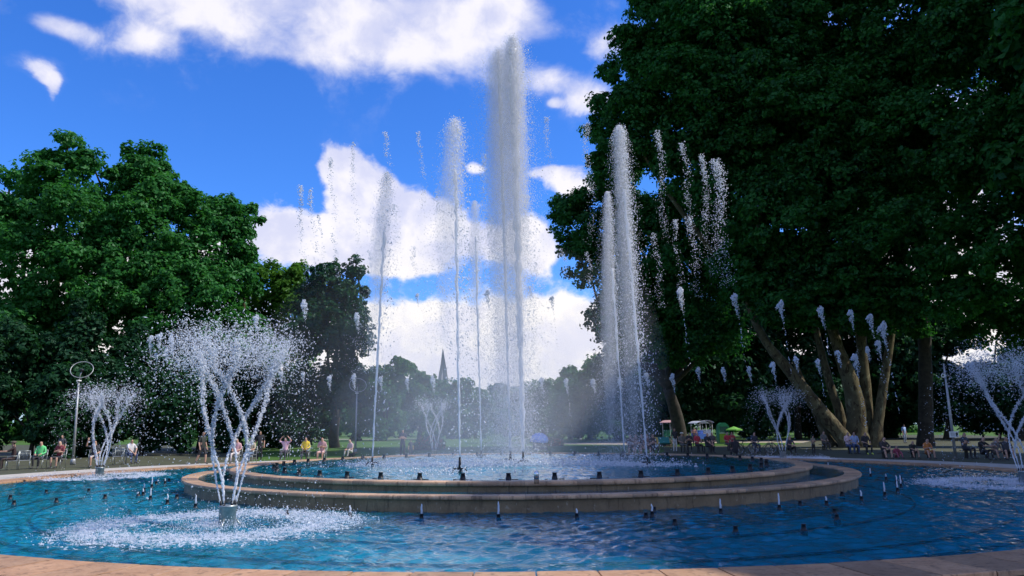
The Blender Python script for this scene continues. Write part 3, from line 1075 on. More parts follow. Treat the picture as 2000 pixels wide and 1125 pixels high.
# ------------------------------------------------------------------ lamp posts and the notice
def lamp_post(foot, neck, ring_c, ring_r, label, tilt=0.45):
    b = G(*foot, 0.0); D = b[1] - CAM[1]
    root = empty("street_lamp", b, label, "street lamp")
    nk = P(*neck, D) - b; rc = P(*ring_c, D) - b
    mb = MB(); mb.tube([(0, 0, 0), nk * 0.5, nk], [0.075, 0.06, 0.05], 12); mb.lathe([(0.13, 0), (0.13, 0.25), (0.09, 0.32)], n=12)
    mb.obj("pole", MAT["pole"], root)
    mb = MB(); mb.tube([nk, nk + (rc - nk) * .5 + np.array([0, 0, 0.05]), rc - np.array([0, 0, 0.12])], 0.03, 8)
    mb.obj("arm", MAT["pole"], root)
    mb = MB(); mb.lathe([(0.05, -0.12), (0.10, -0.08), (0.11, 0.02), (0.07, 0.05)], rc, 14)
    mb.obj("lamp_head", MAT["black"], root)
    mb = MB()
    mb.lathe([(0.06, -0.03), (0.13, -0.03), (0.13, 0.04), (0.06, 0.04)], nk, 14)
    mb.obj("collar", MAT["white_paint"], root)
    mb = MB(); mb.torus((0, 0, 0), ring_r, 0.022, 40, 8)
    o = mb.obj("reflector_ring", MAT["pole"], root, rc)
    o.rotation_euler = (0.9, tilt, 0)
    return root


lamp_post((142, 908), (154, 744), (160, 722), 0.56, "grey lamp post topped by a tilted ring, beside the far left vase jet")
lamp_post((694, 886), (697, 768), (699, 752), 0.62, "grey lamp post with a ring top fading in the mist left of the jets")


def notice_pole():
    b = G(1867, 897, 0); D = b[1] - CAM[1]
    root = empty("notice_pole", b, "leaning grey pole with a small white notice in front of the dark planes", "pole")
    top = P(1843, 710, D) - b
    mb = MB(); mb.tube([(0, 0, 0), top * .5, top], [0.075, 0.06, 0.04], 12); mb.obj("pole", MAT["pole"], root)
    c = P(1861, 848.5, D) - b
    mb = MB(); mb.box((c[0], -0.10, c[2]), (0.46, 0.02, 0.30)); s = mb.obj("notice", MAT["white_paint"], root)
    mb = MB()
    mb.box((c[0] + 0.14, -0.113, c[2]), (0.10, 0.004, 0.20))
    for i in range(4):
        mb.box((c[0] - 0.07, -0.113, c[2] + 0.08 - i * 0.05), (0.22, 0.004, 0.014))
    mb.obj("print", MAT["black"], s)
    r = P(1842, 734, D) - b
    mb = MB(); mb.torus((0, 0, 0), 0.085, 0.025, 20, 6, "y"); mb.obj("lamp_ring", MAT["white_paint"], root, (r[0] - .03, -0.06, r[2]))
    mb = MB(); mb.tube([(r[0], -0.05, r[2]), (r[0] + .35, -0.05, r[2] - .02)], 0.02, 6); mb.obj("bracket", MAT["pole"], root)


notice_pole()

# ------------------------------------------------------------------ people
POSE = {}


def joints(kind, arms):
    J = {}
    if kind == "sit":
        J.update(pel=(0, .02, .52), spi=(0, .05, .72), che=(0, .03, .95), nec=(0, .01, 1.11), hea=(0, -.02, 1.21), top=(0, -.01, 1.33), nos=(0, -.125, 1.22))
        for s, k in ((-1, "l"), (1, "r")):
            J.update({k + "hip": (s * .09, 0, .50), k + "kne": (s * .14, -.42, .52), k + "ank": (s * .13, -.40, .10), k + "toe": (s * .15, -.58, .04)})
    elif kind == "ground":
        J.update(pel=(0, .05, .14), spi=(0, .03, .33), che=(0, -.03, .55), nec=(0, -.07, .70), hea=(0, -.11, .80), top=(0, -.10, .92), nos=(0, -.215, .81))
        for s, k in ((-1, "l"), (1, "r")):
            J.update({k + "hip": (s * .09, .02, .14), k + "kne": (s * .16, -.36, .47), k + "ank": (s * .14, -.56, .09), k + "toe": (s * .16, -.73, .04)})
    elif kind == "low":
        J.update(pel=(0, .04, .34), spi=(0, .03, .53), che=(0, -.03, .75), nec=(0, -.07, .91), hea=(0, -.11, 1.01), top=(0, -.10, 1.13), nos=(0, -.215, 1.02))
        for s, k in ((-1, "l"), (1, "r")):
            J.update({k + "hip": (s * .09, .02, .33), k + "kne": (s * .17, -.36, .50), k + "ank": (s * .15, -.42, .09), k + "toe": (s * .18, -.60, .04)})
    else:
        st = .10 if kind == "walk" else 0.0
        J.update(pel=(0, 0, .93), spi=(0, .01, 1.13), che=(0, 0, 1.36), nec=(0, 0, 1.50), hea=(0, -.03, 1.60), top=(0, -.02, 1.73), nos=(0, -.135, 1.61))
        for s, k in ((-1, "l"), (1, "r")):
            J.update({k + "hip": (s * .09, 0, .90), k + "kne": (s * .10, -.03 - s * st * 1.4, .50), k + "ank": (s * .10, .03 + (-s * st * 2 if s > 0 else st * 2.6), .09 + (.08 if (kind == "walk" and s < 0) else 0)), k + "toe": (s * .13, -.13 + (-s * st * 2 if s > 0 else st * 2.4), .03 + (.03 if (kind == "walk" and s < 0) else 0))})
    c = np.array(J["che"])
    for s, k in ((-1, "l"), (1, "r")):
        sh = c + np.array([s * .18, 0, .08])
        if arms == "lap":
            el = sh + np.array([s * .06, -.05, -.27]); wr = el + np.array([-s * .10, -.20, -.05])
        elif arms == "cross":
            el = sh + np.array([s * .05, -.06, -.26]); wr = el + np.array([-s * .20, -.13, .05])
        elif arms == "knees":
            el = sh + np.array([s * .04, -.20, -.20]); wr = np.array([s * .05, J["lkne"][1] - .02, J["lkne"][2] + .07])
        elif arms == "forward":
            el = sh + np.array([s * .02, -.24, -.15]); wr = el + np.array([-s * .03, -.25, .0])
        elif arms == "raised" :
            el = sh + (np.array([s * .20, -.10, .02]) if s < 0 else np.array([s * .06, -.05, -.27])); wr = el + (np.array([.05, -.06, .25]) if s < 0 else np.array([-s * .10, -.20, -.05]))
        elif arms == "head":
            el = sh + np.array([s * .18, -.05, .10]); wr = el + np.array([-s * .14, -.02, .17])
        else:
            el = sh + np.array([s * .06, .02, -.29]); wr = el + np.array([s * .01, -.08, -.24])
        J[k + "sho"], J[k + "elb"], J[k + "wri"] = tuple(sh), tuple(el), tuple(wr)
    return J


RAD = dict(pel=.135, spi=.125, che=.135, nec=.052, hea=.092, top=.075, nos=.014, hip=.095, kne=.062, ank=.040, toe=.036, sho=.062, elb=.044, wri=.030)
BONES = [("pel", "spi", 1), ("spi", "che", 1), ("che", "nec", 1), ("nec", "hea", 0), ("hea", "top", 5), ("hea", "nos", 0)]
for k in "lr":
    BONES += [("pel", k + "hip", 2), (k + "hip", k + "kne", 2), (k + "kne", k + "ank", 3), (k + "ank", k + "toe", 4),
              ("che", k + "sho", 1), (k + "sho", k + "elb", 1), (k + "elb", k + "wri", 6)]


def pose_mesh(kind, arms):
    key = (kind, arms)
    if key in POSE:
        return POSE[key]
    J = joints(kind, arms)
    names = list(J)
    V = [J[n] for n in names]; R = [RAD[n if n in RAD else n[1:]] for n in names]
    E = [(names.index(a), names.index(b)) for a, b, _ in BONES]
    segs = [(np.array(J[a]), np.array(J[b]), m) for a, b, m in BONES]
    for s, k in ((-1, "l"), (1, "r")):
        wr = np.array(J[k + "wri"]); el = np.array(J[k + "elb"])
        d = (wr - el); d /= np.linalg.norm(d)
        side = np.cross(d, [0, 0, 1.0]) if abs(d[2]) < .9 else np.array([1.0, 0, 0])
        side /= np.linalg.norm(side); nrm = np.cross(side, d)
        palm = wr + d * .075
        V.append(tuple(palm)); R.append(.030); ip = len(V) - 1
        E.append((names.index(k + "wri"), ip)); segs.append((wr, palm, 0))
        for i, (off, ln) in enumerate(((-.030, .060), (-.010, .075), (.010, .072), (.030, .055))):
            a = palm + side * off + d * .035; b_ = a + d * ln * .55 + nrm * -.012; c_ = b_ + d * ln * .4 - nrm * .025
            for p, r in ((a, .0095), (b_, .009), (c_, .0075)):
                V.append(tuple(p)); R.append(r)
            n = len(V)
            E += [(ip, n - 3), (n - 3, n - 2), (n - 2, n - 1)]; segs.append((palm, c_, 0))
        a = wr + d * .03 + side * .035 * -s; b_ = a + d * .03 - side * .03 * s; c_ = b_ + d * .03
        for p, r in ((a, .011), (b_, .010), (c_, .008)):
            V.append(tuple(p)); R.append(r)
        n = len(V)
        E += [(ip, n - 3), (n - 3, n - 2), (n - 2, n - 1)]; segs.append((wr, c_, 0))
    me = bpy.data.meshes.new("body")
    me.from_pydata(V, E, [])
    o = bpy.data.objects.new("body_build", me)
    COL.objects.link(o)
    o.modifiers.new("skin", "SKIN")
    for i, r in enumerate(R):
        me.skin_vertices[0].data[i].radius = (r, r)
        me.skin_vertices[0].data[i].use_root = i == 0
    ss = o.modifiers.new("sub", "SUBSURF"); ss.levels = 1; ss.render_levels = 1
    dg = bpy.context.evaluated_depsgraph_get()
    out = bpy.data.meshes.new_from_object(o.evaluated_get(dg))
    out.name = "body"
    bpy.data.objects.remove(o)
    n = len(out.polygons)
    cen = np.zeros(n * 3, np.float32); out.polygons.foreach_get("center", cen); cen = cen.reshape(-1, 3)
    best = np.full(n, 1e9); idx = np.zeros(n, np.int32)
    for a, b, m in segs:
        ab = b - a
        tt = np.clip(((cen - a) @ ab) / (ab @ ab), 0, 1)
        dd = np.linalg.norm(cen - a - tt[:, None] * ab, axis=1)
        rr = dd
        k = rr < best
        best[k] = rr[k]; idx[k] = m
    hz, hy = J["hea"][2], J["hea"][1]
    head = ((idx == 5) | (idx == 0)) & (cen[:, 2] > hz - .09) & (np.abs(cen[:, 0]) < .13) & (np.abs(cen[:, 1] - hy) < .16)
    idx[head] = 0
    idx[head & ((cen[:, 2] > hz + .075) | ((cen[:, 1] > hy + .02) & (cen[:, 2] > hz - .05)))] = 5
    for _ in range(7):
        out.materials.append(None)
    out.polygons.foreach_set("material_index", idx)
    out.polygons.foreach_set("use_smooth", np.ones(n, bool))
    out.update()
    POSE[key] = (out, J)
    return POSE[key]


SKIN = (0.46, 0.28, 0.20)


def person(px, py, kind, arms, top, bottom, label, rz=0.0, shin=None, hair=(.05, .035, .025), shoe=(.06, .06, .06), sleeve=None, skin=SKIN, scale=1.0, hat=None, group=None, dz=0.0):
    me, J = pose_mesh(kind, arms)
    foot = G(px, py, 0.0)
    root = empty("person", (foot[0], foot[1], dz), label, "person", group, rz)
    root.scale = (scale,) * 3
    o = link_mesh("body", me, root)
    cols = [("skin", skin), ("cloth", top), ("cloth", bottom), ("cloth", shin or bottom), ("cloth", shoe), ("hair", hair), ("cloth", sleeve or skin)]
    for sl, (nm, c) in zip(o.material_slots, cols):
        sl.link = "OBJECT"
        sl.material = flat("%s_%02d_%02d_%02d" % (nm, *[int(99 * x) for x in c]), c)
    hx, hy, hz = J["hea"]
    mb = MB()
    for s in (-1, 1):
        mb.ell((s * .032, hy - .088, hz + .022), (.010, .008, .008), 6, 4)
    mb.ell((0, hy - .088, hz - .042), (.024, .010, .006), 6, 4)
    mb.obj("face", flat("face_dark", (.12, .04, .035)), o)
    if hat:
        mb = MB()
        mb.lathe([(.12, .055), (.122, .09), (.10, .135), (.05, .155)], (0, hy + .005, hz), 14)
        mb.box((0, hy - .145, hz + .062), (.15, .10, .012))
        mb.obj("hat", flat("hat_%d" % int(99 * hat[0]), hat), o)
    return root


# -- seats
def chair_proto():
    root = empty("garden_chair", (0, 0, 0), "", "chair", "metal chairs along the left rim")
    for sx in (-.22, .22):
        mb = MB(); mb.tube([(sx, -.20, 0), (sx, -.22, .22), (sx, -.20, .43)], .014, 6); mb.obj("leg", MAT["steel"], root)
        mb = MB(); mb.tube([(sx, .24, 0), (sx, .20, .43), (sx, .27, .88)], .014, 6); mb.obj("leg", MAT["steel"], root)
        mb = MB(); mb.tube([(sx * 1.08, -.20, .42), (sx * 1.1, -.18, .63), (sx * 1.1, .0, .66), (sx * 1.08, .22, .65)], .013, 6); mb.obj("armrest", MAT["steel"], root)
    mb = MB(); mb.box((0, 0, .435), (.46, .44, .02)); mb.obj("seat", MAT["pole"], root)
    mb = MB()
    mb.tube([(-.22, .27, .88), (.22, .27, .88)], .014, 6)
    for i in range(7):
        x = -.165 + i * .055
        mb.tube([(x, .215, .46), (x, .268, .87)], .007, 4)
    mb.obj("backrest", MAT["steel"], root)
    return root


CHAIR = chair_proto()
_first_chair = [True]


def chair(px, py, label, rz=0.0):
    p = G(px, py, 0)
    o = CHAIR if _first_chair[0] else copy_tree(CHAIR)
    _first_chair[0] = False
    o.location = (p[0], p[1], 0); o.rotation_euler = (0, 0, rz)
    o["label"] = label
    return o


def bench(px0, px1, py, label, h=.40, back=False):
    a = G(px0, py, 0); b = G(px1, py, 0)
    c = (a + b) / 2; L = np.linalg.norm(b - a); rz = math.atan2(b[1] - a[1], b[0] - a[0])
    root = empty("park_bench", (c[0], c[1], 0), label, "bench", None, rz)
    for k in range(3):
        mb = MB(); mb.box((0, -.15 + .15 * k, h), (L, .12, .035)); mb.obj("slat", flat("bench_wood", (.10, .07, .045)), root)
    for sx in (-L / 2 + .25, 0, L / 2 - .25):
        mb = MB(); mb.box((sx, 0, h / 2 - .01), (.06, .36, h - .02)); mb.obj("leg", MAT["black"], root)
    if back:
        for k in range(2):
            mb = MB(); mb.box((0, .22, h + .22 + .16 * k), (L, .03, .11)); mb.obj("slat", flat("bench_wood", (.10, .07, .045)), root)
        for sx in (-L / 2 + .25, L / 2 - .25):
            mb = MB(); mb.box((sx, .245, h / 2 + .2), (.05, .02, h + .35)); mb.obj("backrest_post", MAT["black"], root)


DARK = (.03, .03, .035)
JEAN = (.05, .08, .16)
# left bank
for x, y, lb, rz in [(22, 918, "metal chair at the left edge under the man in the cap", -1.1), (76, 915, "metal chair under the person in the bright green shirt", .1),
                     (113, 914, "metal chair under the woman in the maroon sleeveless top", 0), (182, 913, "metal chair under the man with patterned shorts", .5),
                     (230, 908, "empty metal chair right of the far left vase jet", .3), (254, 906, "metal chair under the person in white bending forward", .4),
                     (461, 905, "metal chair under the woman with pale trousers behind the big vase jet", 0), (489, 904, "metal chair under the person in a beige shirt and denim", -.2),
                     (556, 899, "metal chair under the woman in pink holding her head", 0), (596, 899, "metal chair under the person in the yellow shirt", .1), (628, 901, "metal chair under the woman in the striped dress", 0),
                     (46, 917, "empty metal chair beside the person in the bright green shirt", .6)]:
    chair(x, y, lb, rz)
person(22, 918, "sit", "forward", (.05, .03, .03), (.07, .05, .045), "man in a dark top and cap at the left edge, arms stretched forward", -1.1, hat=(.10, .08, .06))
person(76, 915, "sit", "lap", (.14, .62, .22), DARK, "person in a bright green shirt seated on a metal chair", .15, sleeve=(.14, .62, .22))
person(113, 914, "sit", "cross", (.20, .035, .045), DARK, "fair haired woman in a maroon sleeveless top with folded arms", 0, shin=SKIN, hair=(.45, .36, .20), skin=(.52, .32, .23))
person(117, 905, "stand", "down", (.06, .06, .07), DARK, "person standing half hidden behind the woman in maroon", 0, scale=.93)
person(182, 913, "sit", "raised", (.03, .03, .035), (.42, .38, .36), "man in a black shirt and light patterned shorts, one arm raised", .5, shin=SKIN)
person(254, 906, "sit", "knees", (.62, .60, .60), (.05, .07, .15), "person in white bending forward over dark blue trousers", .9, sleeve=SKIN)
person(393, 907, "walk", "down", (.035, .04, .035), DARK, "person in dark clothes walking on the grass behind the big vase jet", 1.2, shin=SKIN)
person(461, 905, "sit", "lap", (.58, .34, .36), (.62, .56, .52), "woman in a pink top and pale trousers behind the big vase jet", 0, hair=(.12, .06, .03))
person(489, 904, "sit", "lap", (.50, .45, .32), (.14, .20, .30), "person in a beige shirt and faded denim behind the big vase jet", -.2)
person(506, 900, "stand", "down", DARK, DARK, "person in black standing behind the one in the beige shirt", .2)
person(556, 899, "sit", "head", (.72, .46, .54), (.06, .06, .08), "woman in a pale pink top holding both hands to her head", 0, hair=(.45, .32, .16), skin=(.55, .34, .24))
person(596, 899, "sit", "lap", (.75, .55, .04), DARK, "person in a bright yellow shirt seated on a metal chair", .1, sleeve=(.75, .55, .04))
person(628, 901, "sit", "cross", (.52, .30, .30), (.55, .36, .35), "woman in a pinkish striped dress right of the yellow shirt", 0, shin=SKIN, hair=(.16, .08, .04))
person(685, 893, "low", "lap", (.66, .48, .48), (.52, .50, .48), "person in pale pink sitting alone on the lawn left of the thin jet", -.6, hair=(.40, .28, .16))
person(786, 895, "stand", "cross", (.02, .022, .035), (.02, .022, .035), "person in dark clothes standing between the thin left jets", 0)
person(802, 893, "stand", "down", (.05, .05, .07), (.06, .06, .08), "small child in grey beside the standing person in dark clothes", .3, scale=.62)
bench(674, 697, 892, "low wooden bench under the person in pale pink", .26)
# middle right: the row on the bench, carts and stalls
bench(1226, 1282, 890, "long bench under the row of bare legged people right of the tall jets", .42, True)
for i, (x, c, b, lb) in enumerate([(1232, (.13, .07, .05), (.10, .06, .05), "first of the row on the long bench, brown top"), (1243, (.20, .11, .07), (.07, .05, .05), "second of the row on the long bench, tan top"),
                                   (1254, (.07, .05, .05), (.16, .10, .07), "third of the row on the long bench, dark top"), (1265, (.24, .13, .09), (.06, .05, .05), "fourth of the row on the long bench, reddish top"),
                                   (1276, (.05, .04, .04), (.05, .04, .04), "last of the row on the long bench, black clothes")]):
    person(x, 891, "sit", ["lap", "cross", "knees", "lap", "cross"][i], c, b, lb, random.uniform(-.3, .3), shin=SKIN if i < 4 else b, hair=(.08, .04, .025), group="people on the long bench")
person(1319, 884, "stand", "down", DARK, (.60, .60, .58), "person in dark top and pale trousers left of the seated pair", .2, scale=.95)
person(1333, 884, "sit", "lap", (.16, .15, .13), (.12, .12, .11), "person in a pale sun hat and grey clothes", .2, hat=(.62, .58, .48), dz=0)
person(1347, 882, "sit", "cross", (.04, .04, .045), DARK, "person in black seated right of the sun hat", -.2)
person(1357, 872, "stand", "cross", (.42, .22, .18), (.10, .08, .08), "person in a salmon top standing behind the woman in red", 0, scale=.97)
person(1363, 884, "sit", "lap", (.50, .05, .07), DARK, "woman in a bright red top and black trousers, left of the blue cart", .3)
person(1383, 886, "sit", "knees", (.04, .04, .05), DARK, "person in black leaning forward in front of the blue cart", .5)
person(1392, 882, "sit", "lap", (.10, .08, .08), DARK, "person in dark clothes seated behind the one leaning forward", -.5)
person(1422, 881, "sit", "lap", (.48, .04, .06), (.10, .08, .08), "person in a red top seated left of the bicycles", .2)
person(1431, 880, "sit", "cross", (.42, .05, .06), DARK, "person in dark red beside the other red top by the bicycles", -.1)
person(1438, 894, "low", "lap", (.02, .02, .025), (.02, .02, .025), "person in black seated with the back to the pool beside the bicycles", PI)
person(1475, 884, "sit", "lap", (.05, .05, .07), (.05, .06, .10), "person in navy seated behind the bicycles", .2)
person(1543, 888, "low", "knees", (.06, .06, .08), (.03, .03, .03), "person in dark clothes under the far right vase jet", .2)
bench(1324, 1352, 883, "dark bench under the pale sun hat", .42)
bench(1356, 1398, 884, "dark bench under the woman in bright red", .42)
bench(1415, 1437, 880, "dark bench under the two red tops", .42)
bench(1466, 1486, 884, "dark bench behind the bicycles", .42)
# right bank
person(1590, 889, "stand", "cross", (.26, .22, .16), (.03, .03, .03), "child in a flowered top at the end of the upper basin", .2, scale=.66)
person(1611, 880, "sit", "lap", (.16, .14, .12), (.08, .07, .06), "person in brown at the foot of the leaning stem", .2)
person(1659, 887, "sit", "cross", (.72, .52, .52), JEAN, "person in a pale pink shirt and dark jeans against the plane trunk", .1, sleeve=(.72, .52, .52))
person(1671, 887, "sit", "lap", (.34, .42, .62), JEAN, "person in light blue and white beside the pale pink shirt", -.2, sleeve=(.62, .62, .68))
person(1693, 888, "sit", "lap", (.03, .03, .035), (.025, .025, .03), "person in black with bright lime shoes by the plane trunk", 0, shoe=(.50, .62, .10))
person(1728, 897, "low", "knees", (.05, .045, .045), (.04, .04, .04), "man in dark top with bare shins leaning on his knees", .1, shin=SKIN)
person(1752, 896, "ground", "lap", (.30, .06, .10), (.34, .10, .14), "small child in a dark pink outfit next to the man with bare shins", 0, scale=.75)
person(1784, 896, "low", "knees", (.035, .035, .04), (.04, .04, .05), "boy in black with arms on his knees", 0, shin=SKIN, scale=.82, hair=(.30, .22, .12))
person(1813, 897, "low", "cross", (.52, .20, .06), (.48, .18, .06), "child in an orange dress in front of the straight trunk", 0, shin=SKIN, scale=.92, hair=(.30, .17, .08))
person(1888, 896, "sit", "cross", (.06, .07, .09), (.03, .03, .04), "person in dark blue right of the notice pole", .3)
person(1921, 898, "low", "forward", (.025, .025, .03), DARK, "person in black with arms held forward, second from the notice pole", .3)
person(1947, 898, "low", "lap", (.20, .17, .15), (.30, .26, .24), "girl in grey shorts with bare legs under the right vase jet", 0, shin=SKIN, scale=.95)
person(1968, 899, "low", "raised", (.06, .06, .07), DARK, "person in charcoal at the right end of the bank", -.2, shin=SKIN)
person(1768, 866, "stand", "down", (.30, .42, .62), (.30, .34, .42), "distant person in pale blue between the two plane trunks", .4, scale=1.0)
for a, b, y, lb in [(1600, 1622, 879, "low dark bench at the foot of the leaning stem"), (1650, 1702, 886, "dark bench in front of the plane trunk"), (1716, 1740, 895, "low bench under the man with bare shins"),
                    (1776, 1793, 894, "low bench under the boy in black"), (1804, 1826, 895, "low bench under the child in orange"), (1878, 1980, 895, "long low bench right of the notice pole")]:
    bench(a, b, y, lb, .26 if y > 890 and b < 1830 else .38)

# ------------------------------------------------------------------ carts, stalls, bicycles
def wheel(mb, c, r, axis="x", spokes=10):
    mb.torus(c, r, r * .055, 24, 6, axis)


def bicycle(px, py, rz, col, label):
    p = G(px, py, 0)
    root = empty("bicycle", p, label, "bicycle", "bicycles by the pool", rz)
    fr = flat("cycle_%d" % int(99 * col[0]), col, .35)
    for x in (-.52, .52):
        mb = MB(); mb.torus((x, 0, .34), .33, .022, 28, 6, "y"); w = mb.obj("wheel", MAT["black"], root)
        mb = MB()
        mb.torus((x, 0, .34), .305, .010, 24, 4, "y")
        for k in range(14):
            a = 2 * PI * k / 14
            mb.tube([(x, 0, .34), (x + .30 * math.cos(a), 0, .34 + .30 * math.sin(a))], .003, 3, False)
        mb.obj("rim", MAT["chrome"], w)
    mb = MB()
    for a, b in (((-.52, 0, .34), (-.12, 0, .30)), ((-.12, 0, .30), (-.25, 0, .82)), ((-.25, 0, .78), (.36, 0, .82)), ((-.12, 0, .30), (.38, 0, .72)), ((-.52, 0, .34), (-.24, 0, .76)), ((.52, 0, .34), (.36, 0, .95))):
        mb.tube([a, b], .018, 6)
    mb.obj("frame", fr, root)
    mb = MB(); mb.ell((-.27, 0, .88), (.14, .08, .035), 10, 6); mb.obj("saddle", MAT["black"], root)
    mb = MB(); mb.tube([(.25, -.26, .98), (.35, -.10, 1.0), (.35, .10, 1.0), (.25, .26, .98)], .014, 6); mb.obj("handlebar", MAT["chrome"], root)


bicycle(1458, 888, .35, (.03, .03, .035), "black bicycle nearest the person in black with turned back")
bicycle(1490, 886, -.3, (.10, .11, .13), "grey bicycle parked in the middle of the three")
bicycle(1515, 890, .5, (.05, .05, .06), "dark bicycle parked next to the far right vase jet")


def pedal_cart(px, py, body, roof, label, rz=0.0, sc=1.0):
    p = G(px, py, 0)
    root = empty("pedal_cart", p, label, "pedal cart", "pedal carts on the path", rz); root.scale = (sc,) * 3
    bm_ = flat("cart_%d_%d" % (int(99 * body[0]), int(99 * body[2])), body, .4); rm = flat("roof_%d" % int(99 * roof[1]), roof, .6)
    for sx in (-.55, .55):
        for sy in (-.75, .75):
            mb = MB(); mb.torus((sx, sy, .30), .28, .035, 20, 6, "x"); w = mb.obj("wheel", MAT["black"], root)
            mb = MB()
            for k in range(8):
                a = 2 * PI * k / 8
                mb.tube([(sx, sy, .30), (sx, sy + .26 * math.cos(a), .30 + .26 * math.sin(a))], .008, 3, False)
            mb.obj("spokes", MAT["steel"], w)
    mb = MB(); mb.box((0, 0, .42), (.92, 1.7, .12)); mb.box((0, -.88, .62), (.96, .10, .46), taper=.9); mb.obj("body", bm_, root)
    for y in (-.15, .55):
        mb = MB(); mb.box((0, y, .66), (.90, .40, .10)); mb.box((0, y + .21, .92), (.90, .06, .50)); mb.obj("seat", bm_, root)
    for sx in (-.46, .46):
        for sy in (-.72, .72):
            mb = MB(); mb.tube([(sx, sy, .45), (sx, sy * .95, 1.85)], .02, 6); mb.obj("roof_post", MAT["white_paint"], root)
    mb = MB()
    V = []; n = 9
    for i in range(n):
        a = -1 + 2 * i / (n - 1)
        for y in (-1.0, 1.0):
            V.append((a * .62, y, 1.86 + .20 * (1 - a * a)))
            V.append((a * .62, y, 1.82 + .20 * (1 - a * a)))
    F = []
    for i in range(n - 1):
        b = i * 4
        F += [(b, b + 4, b + 6, b + 2), (b + 1, b + 3, b + 7, b + 5), (b, b + 1, b + 5, b + 4), (b + 2, b + 6, b + 7, b + 3)]
    F += [(0, 2, 3, 1), (4 * n - 4, 4 * n - 3, 4 * n - 1, 4 * n - 2)]
    mb.add(V, F); mb.obj("canopy", rm, root)
    mb = MB(); mb.torus((0, 0, 0), .16, .015, 16, 5, "z"); o = mb.obj("steering_wheel", MAT["black"], root, (-.22, -.58, .98)); o.rotation_euler = (.7, 0, 0)


pedal_cart(1366, 865, (.10, .20, .60), (.52, .56, .64), "blue pedal cart with a pale roof, left of the pair", .2, 1.1)
pedal_cart(1381, 863, (.60, .65, .75), (.48, .51, .62), "white pedal cart with a pale roof right of the blue one", -.1, 1.15)
pedal_cart(1312, 866, (.05, .22, .12), (.72, .42, .38), "dark green pedal cart with a pinkish roof beside a slim trunk", .3, 1.15)


def parasol(px, py, top_px, r, col, label, grp=None):
    p = G(px, py, 0); D = p[1] - CAM[1]
    h = (P(px, top_px, D) - p)[2]
    root = empty("parasol", p, label, "parasol", grp)
    mb = MB(); mb.tube([(0, 0, 0), (0, 0, h)], .025, 8); mb.lathe([(.28, 0), (.28, .06), (.05, .09)], n=14); mb.obj("pole", MAT["white_paint"], root)
    V = [(0, 0, h + .02), (0, 0, h - .03)]; F = []
    n = 8
    for k in range(n):
        a = 2 * PI * k / n
        V += [(r * math.cos(a), r * math.sin(a), h - .34 * r), (r * math.cos(a), r * math.sin(a), h - .34 * r - .12)]
    for k in range(n):
        a, b = 2 + 2 * k, 2 + 2 * ((k + 1) % n)
        F += [(0, a, b), (a, a + 1, b + 1, b), (1, b + 1, a + 1)]
    mb = MB(); mb.add(V, F); mb.obj("canopy", flat("parasol_%d_%d" % (int(99 * col[0]), int(99 * col[1])), col), root)
    return root


parasol(1435, 866, 833, .85, (.16, .40, .06), "lime green parasol beside the green ticket booth")
parasol(532, 874, 849, .62, (.75, .05, .08), "small red parasol between the shrubs behind the left chairs")
parasol(1133, 858, 836, .95, (.55, .36, .34), "faded pinkish parasol far off right of the tall jets")


def booth():
    p = G(1413, 866, 0)
    root = empty("ticket_booth", p, "green and lime arched booth left of the lime green parasol", "booth")
    prof = [(-.55, 0), (-.55, 1.5), (-.45, 1.85), (-.2, 2.05), (.2, 2.05), (.45, 1.85), (.55, 1.5), (.55, 0)]
    V = [(x, -.45, z) for x, z in prof] + [(x, .45, z) for x, z in prof]
    n = len(prof)
    mb = MB(); mb.add(V, [tuple(range(n)), tuple(range(2 * n - 1, n - 1, -1))] + [(i, i + n, (i + 1) % n + n, (i + 1) % n) for i in range(n)])
    mb.obj("body", flat("booth_green", (.035, .24, .11), .4), root)
    mb = MB(); mb.box((0, -.47, .52), (.92, .04, .86)); mb.obj("front_panel", flat("booth_lime", (.30, .44, .05), .4), root)
    mb = MB(); mb.box((0, -.462, 1.38), (.80, .03, .60)); mb.obj("window", flat("booth_dark", (.04, .10, .08), .2), root)
    mb = MB(); mb.box((0, -.60, 1.02), (1.0, .30, .04)); mb.obj("counter", MAT["white_paint"], root)


booth()


def stroller():
    p = G(1056, 893, 0)
    root = empty("stroller", p, "baby stroller with a bright blue hood right of the tall jets", "stroller", None, .5)
    for sx in (-.26, .26):
        for sy in (-.30, .32):
            mb = MB(); mb.torus((sx, sy, .13), .115, .025, 16, 6, "x"); mb.obj("wheel", MAT["black"], root)
    mb = MB()
    for sx in (-.26, .26):
        mb.tube([(sx, -.30, .13), (sx, .10, .60), (sx, .50, 1.0)], .016, 6)
        mb.tube([(sx, .32, .13), (sx, -.05, .55)], .016, 6)
    mb.tube([(-.26, .50, 1.0), (.26, .50, 1.0)], .018, 6)
    mb.obj("frame", MAT["steel"], root)
    mb = MB(); mb.box((0, .02, .45), (.44, .55, .10)); mb.box((0, .27, .68), (.44, .08, .42)); mb.obj("seat", flat("stroller_dark", (.05, .06, .10)), root)
    V = []; F = []; n, m = 10, 7
    for i in range(n + 1):
        a = PI * i / n
        for j in range(m + 1):
            b = -0.15 + 1.75 * j / m
            V.append((.44 * math.cos(a) * (.8 + .2 * math.sin(b)), .16 - .58 * math.sin(a) * math.cos(b) * .95, .80 + .46 * math.sin(a) * math.sin(b)))
    for i in range(n):
        for j in range(m):
            F.append((i * (m + 1) + j, (i + 1) * (m + 1) + j, (i + 1) * (m + 1) + j + 1, i * (m + 1) + j + 1))
    mb = MB(); mb.add(V, F, True); o = mb.obj("hood", flat("hood_blue", (.06, .22, .72)), root)
    s = o.modifiers.new("thick", "SOLIDIFY"); s.thickness = .015
    root.scale = (1.35, 1.35, 1.15)


stroller()


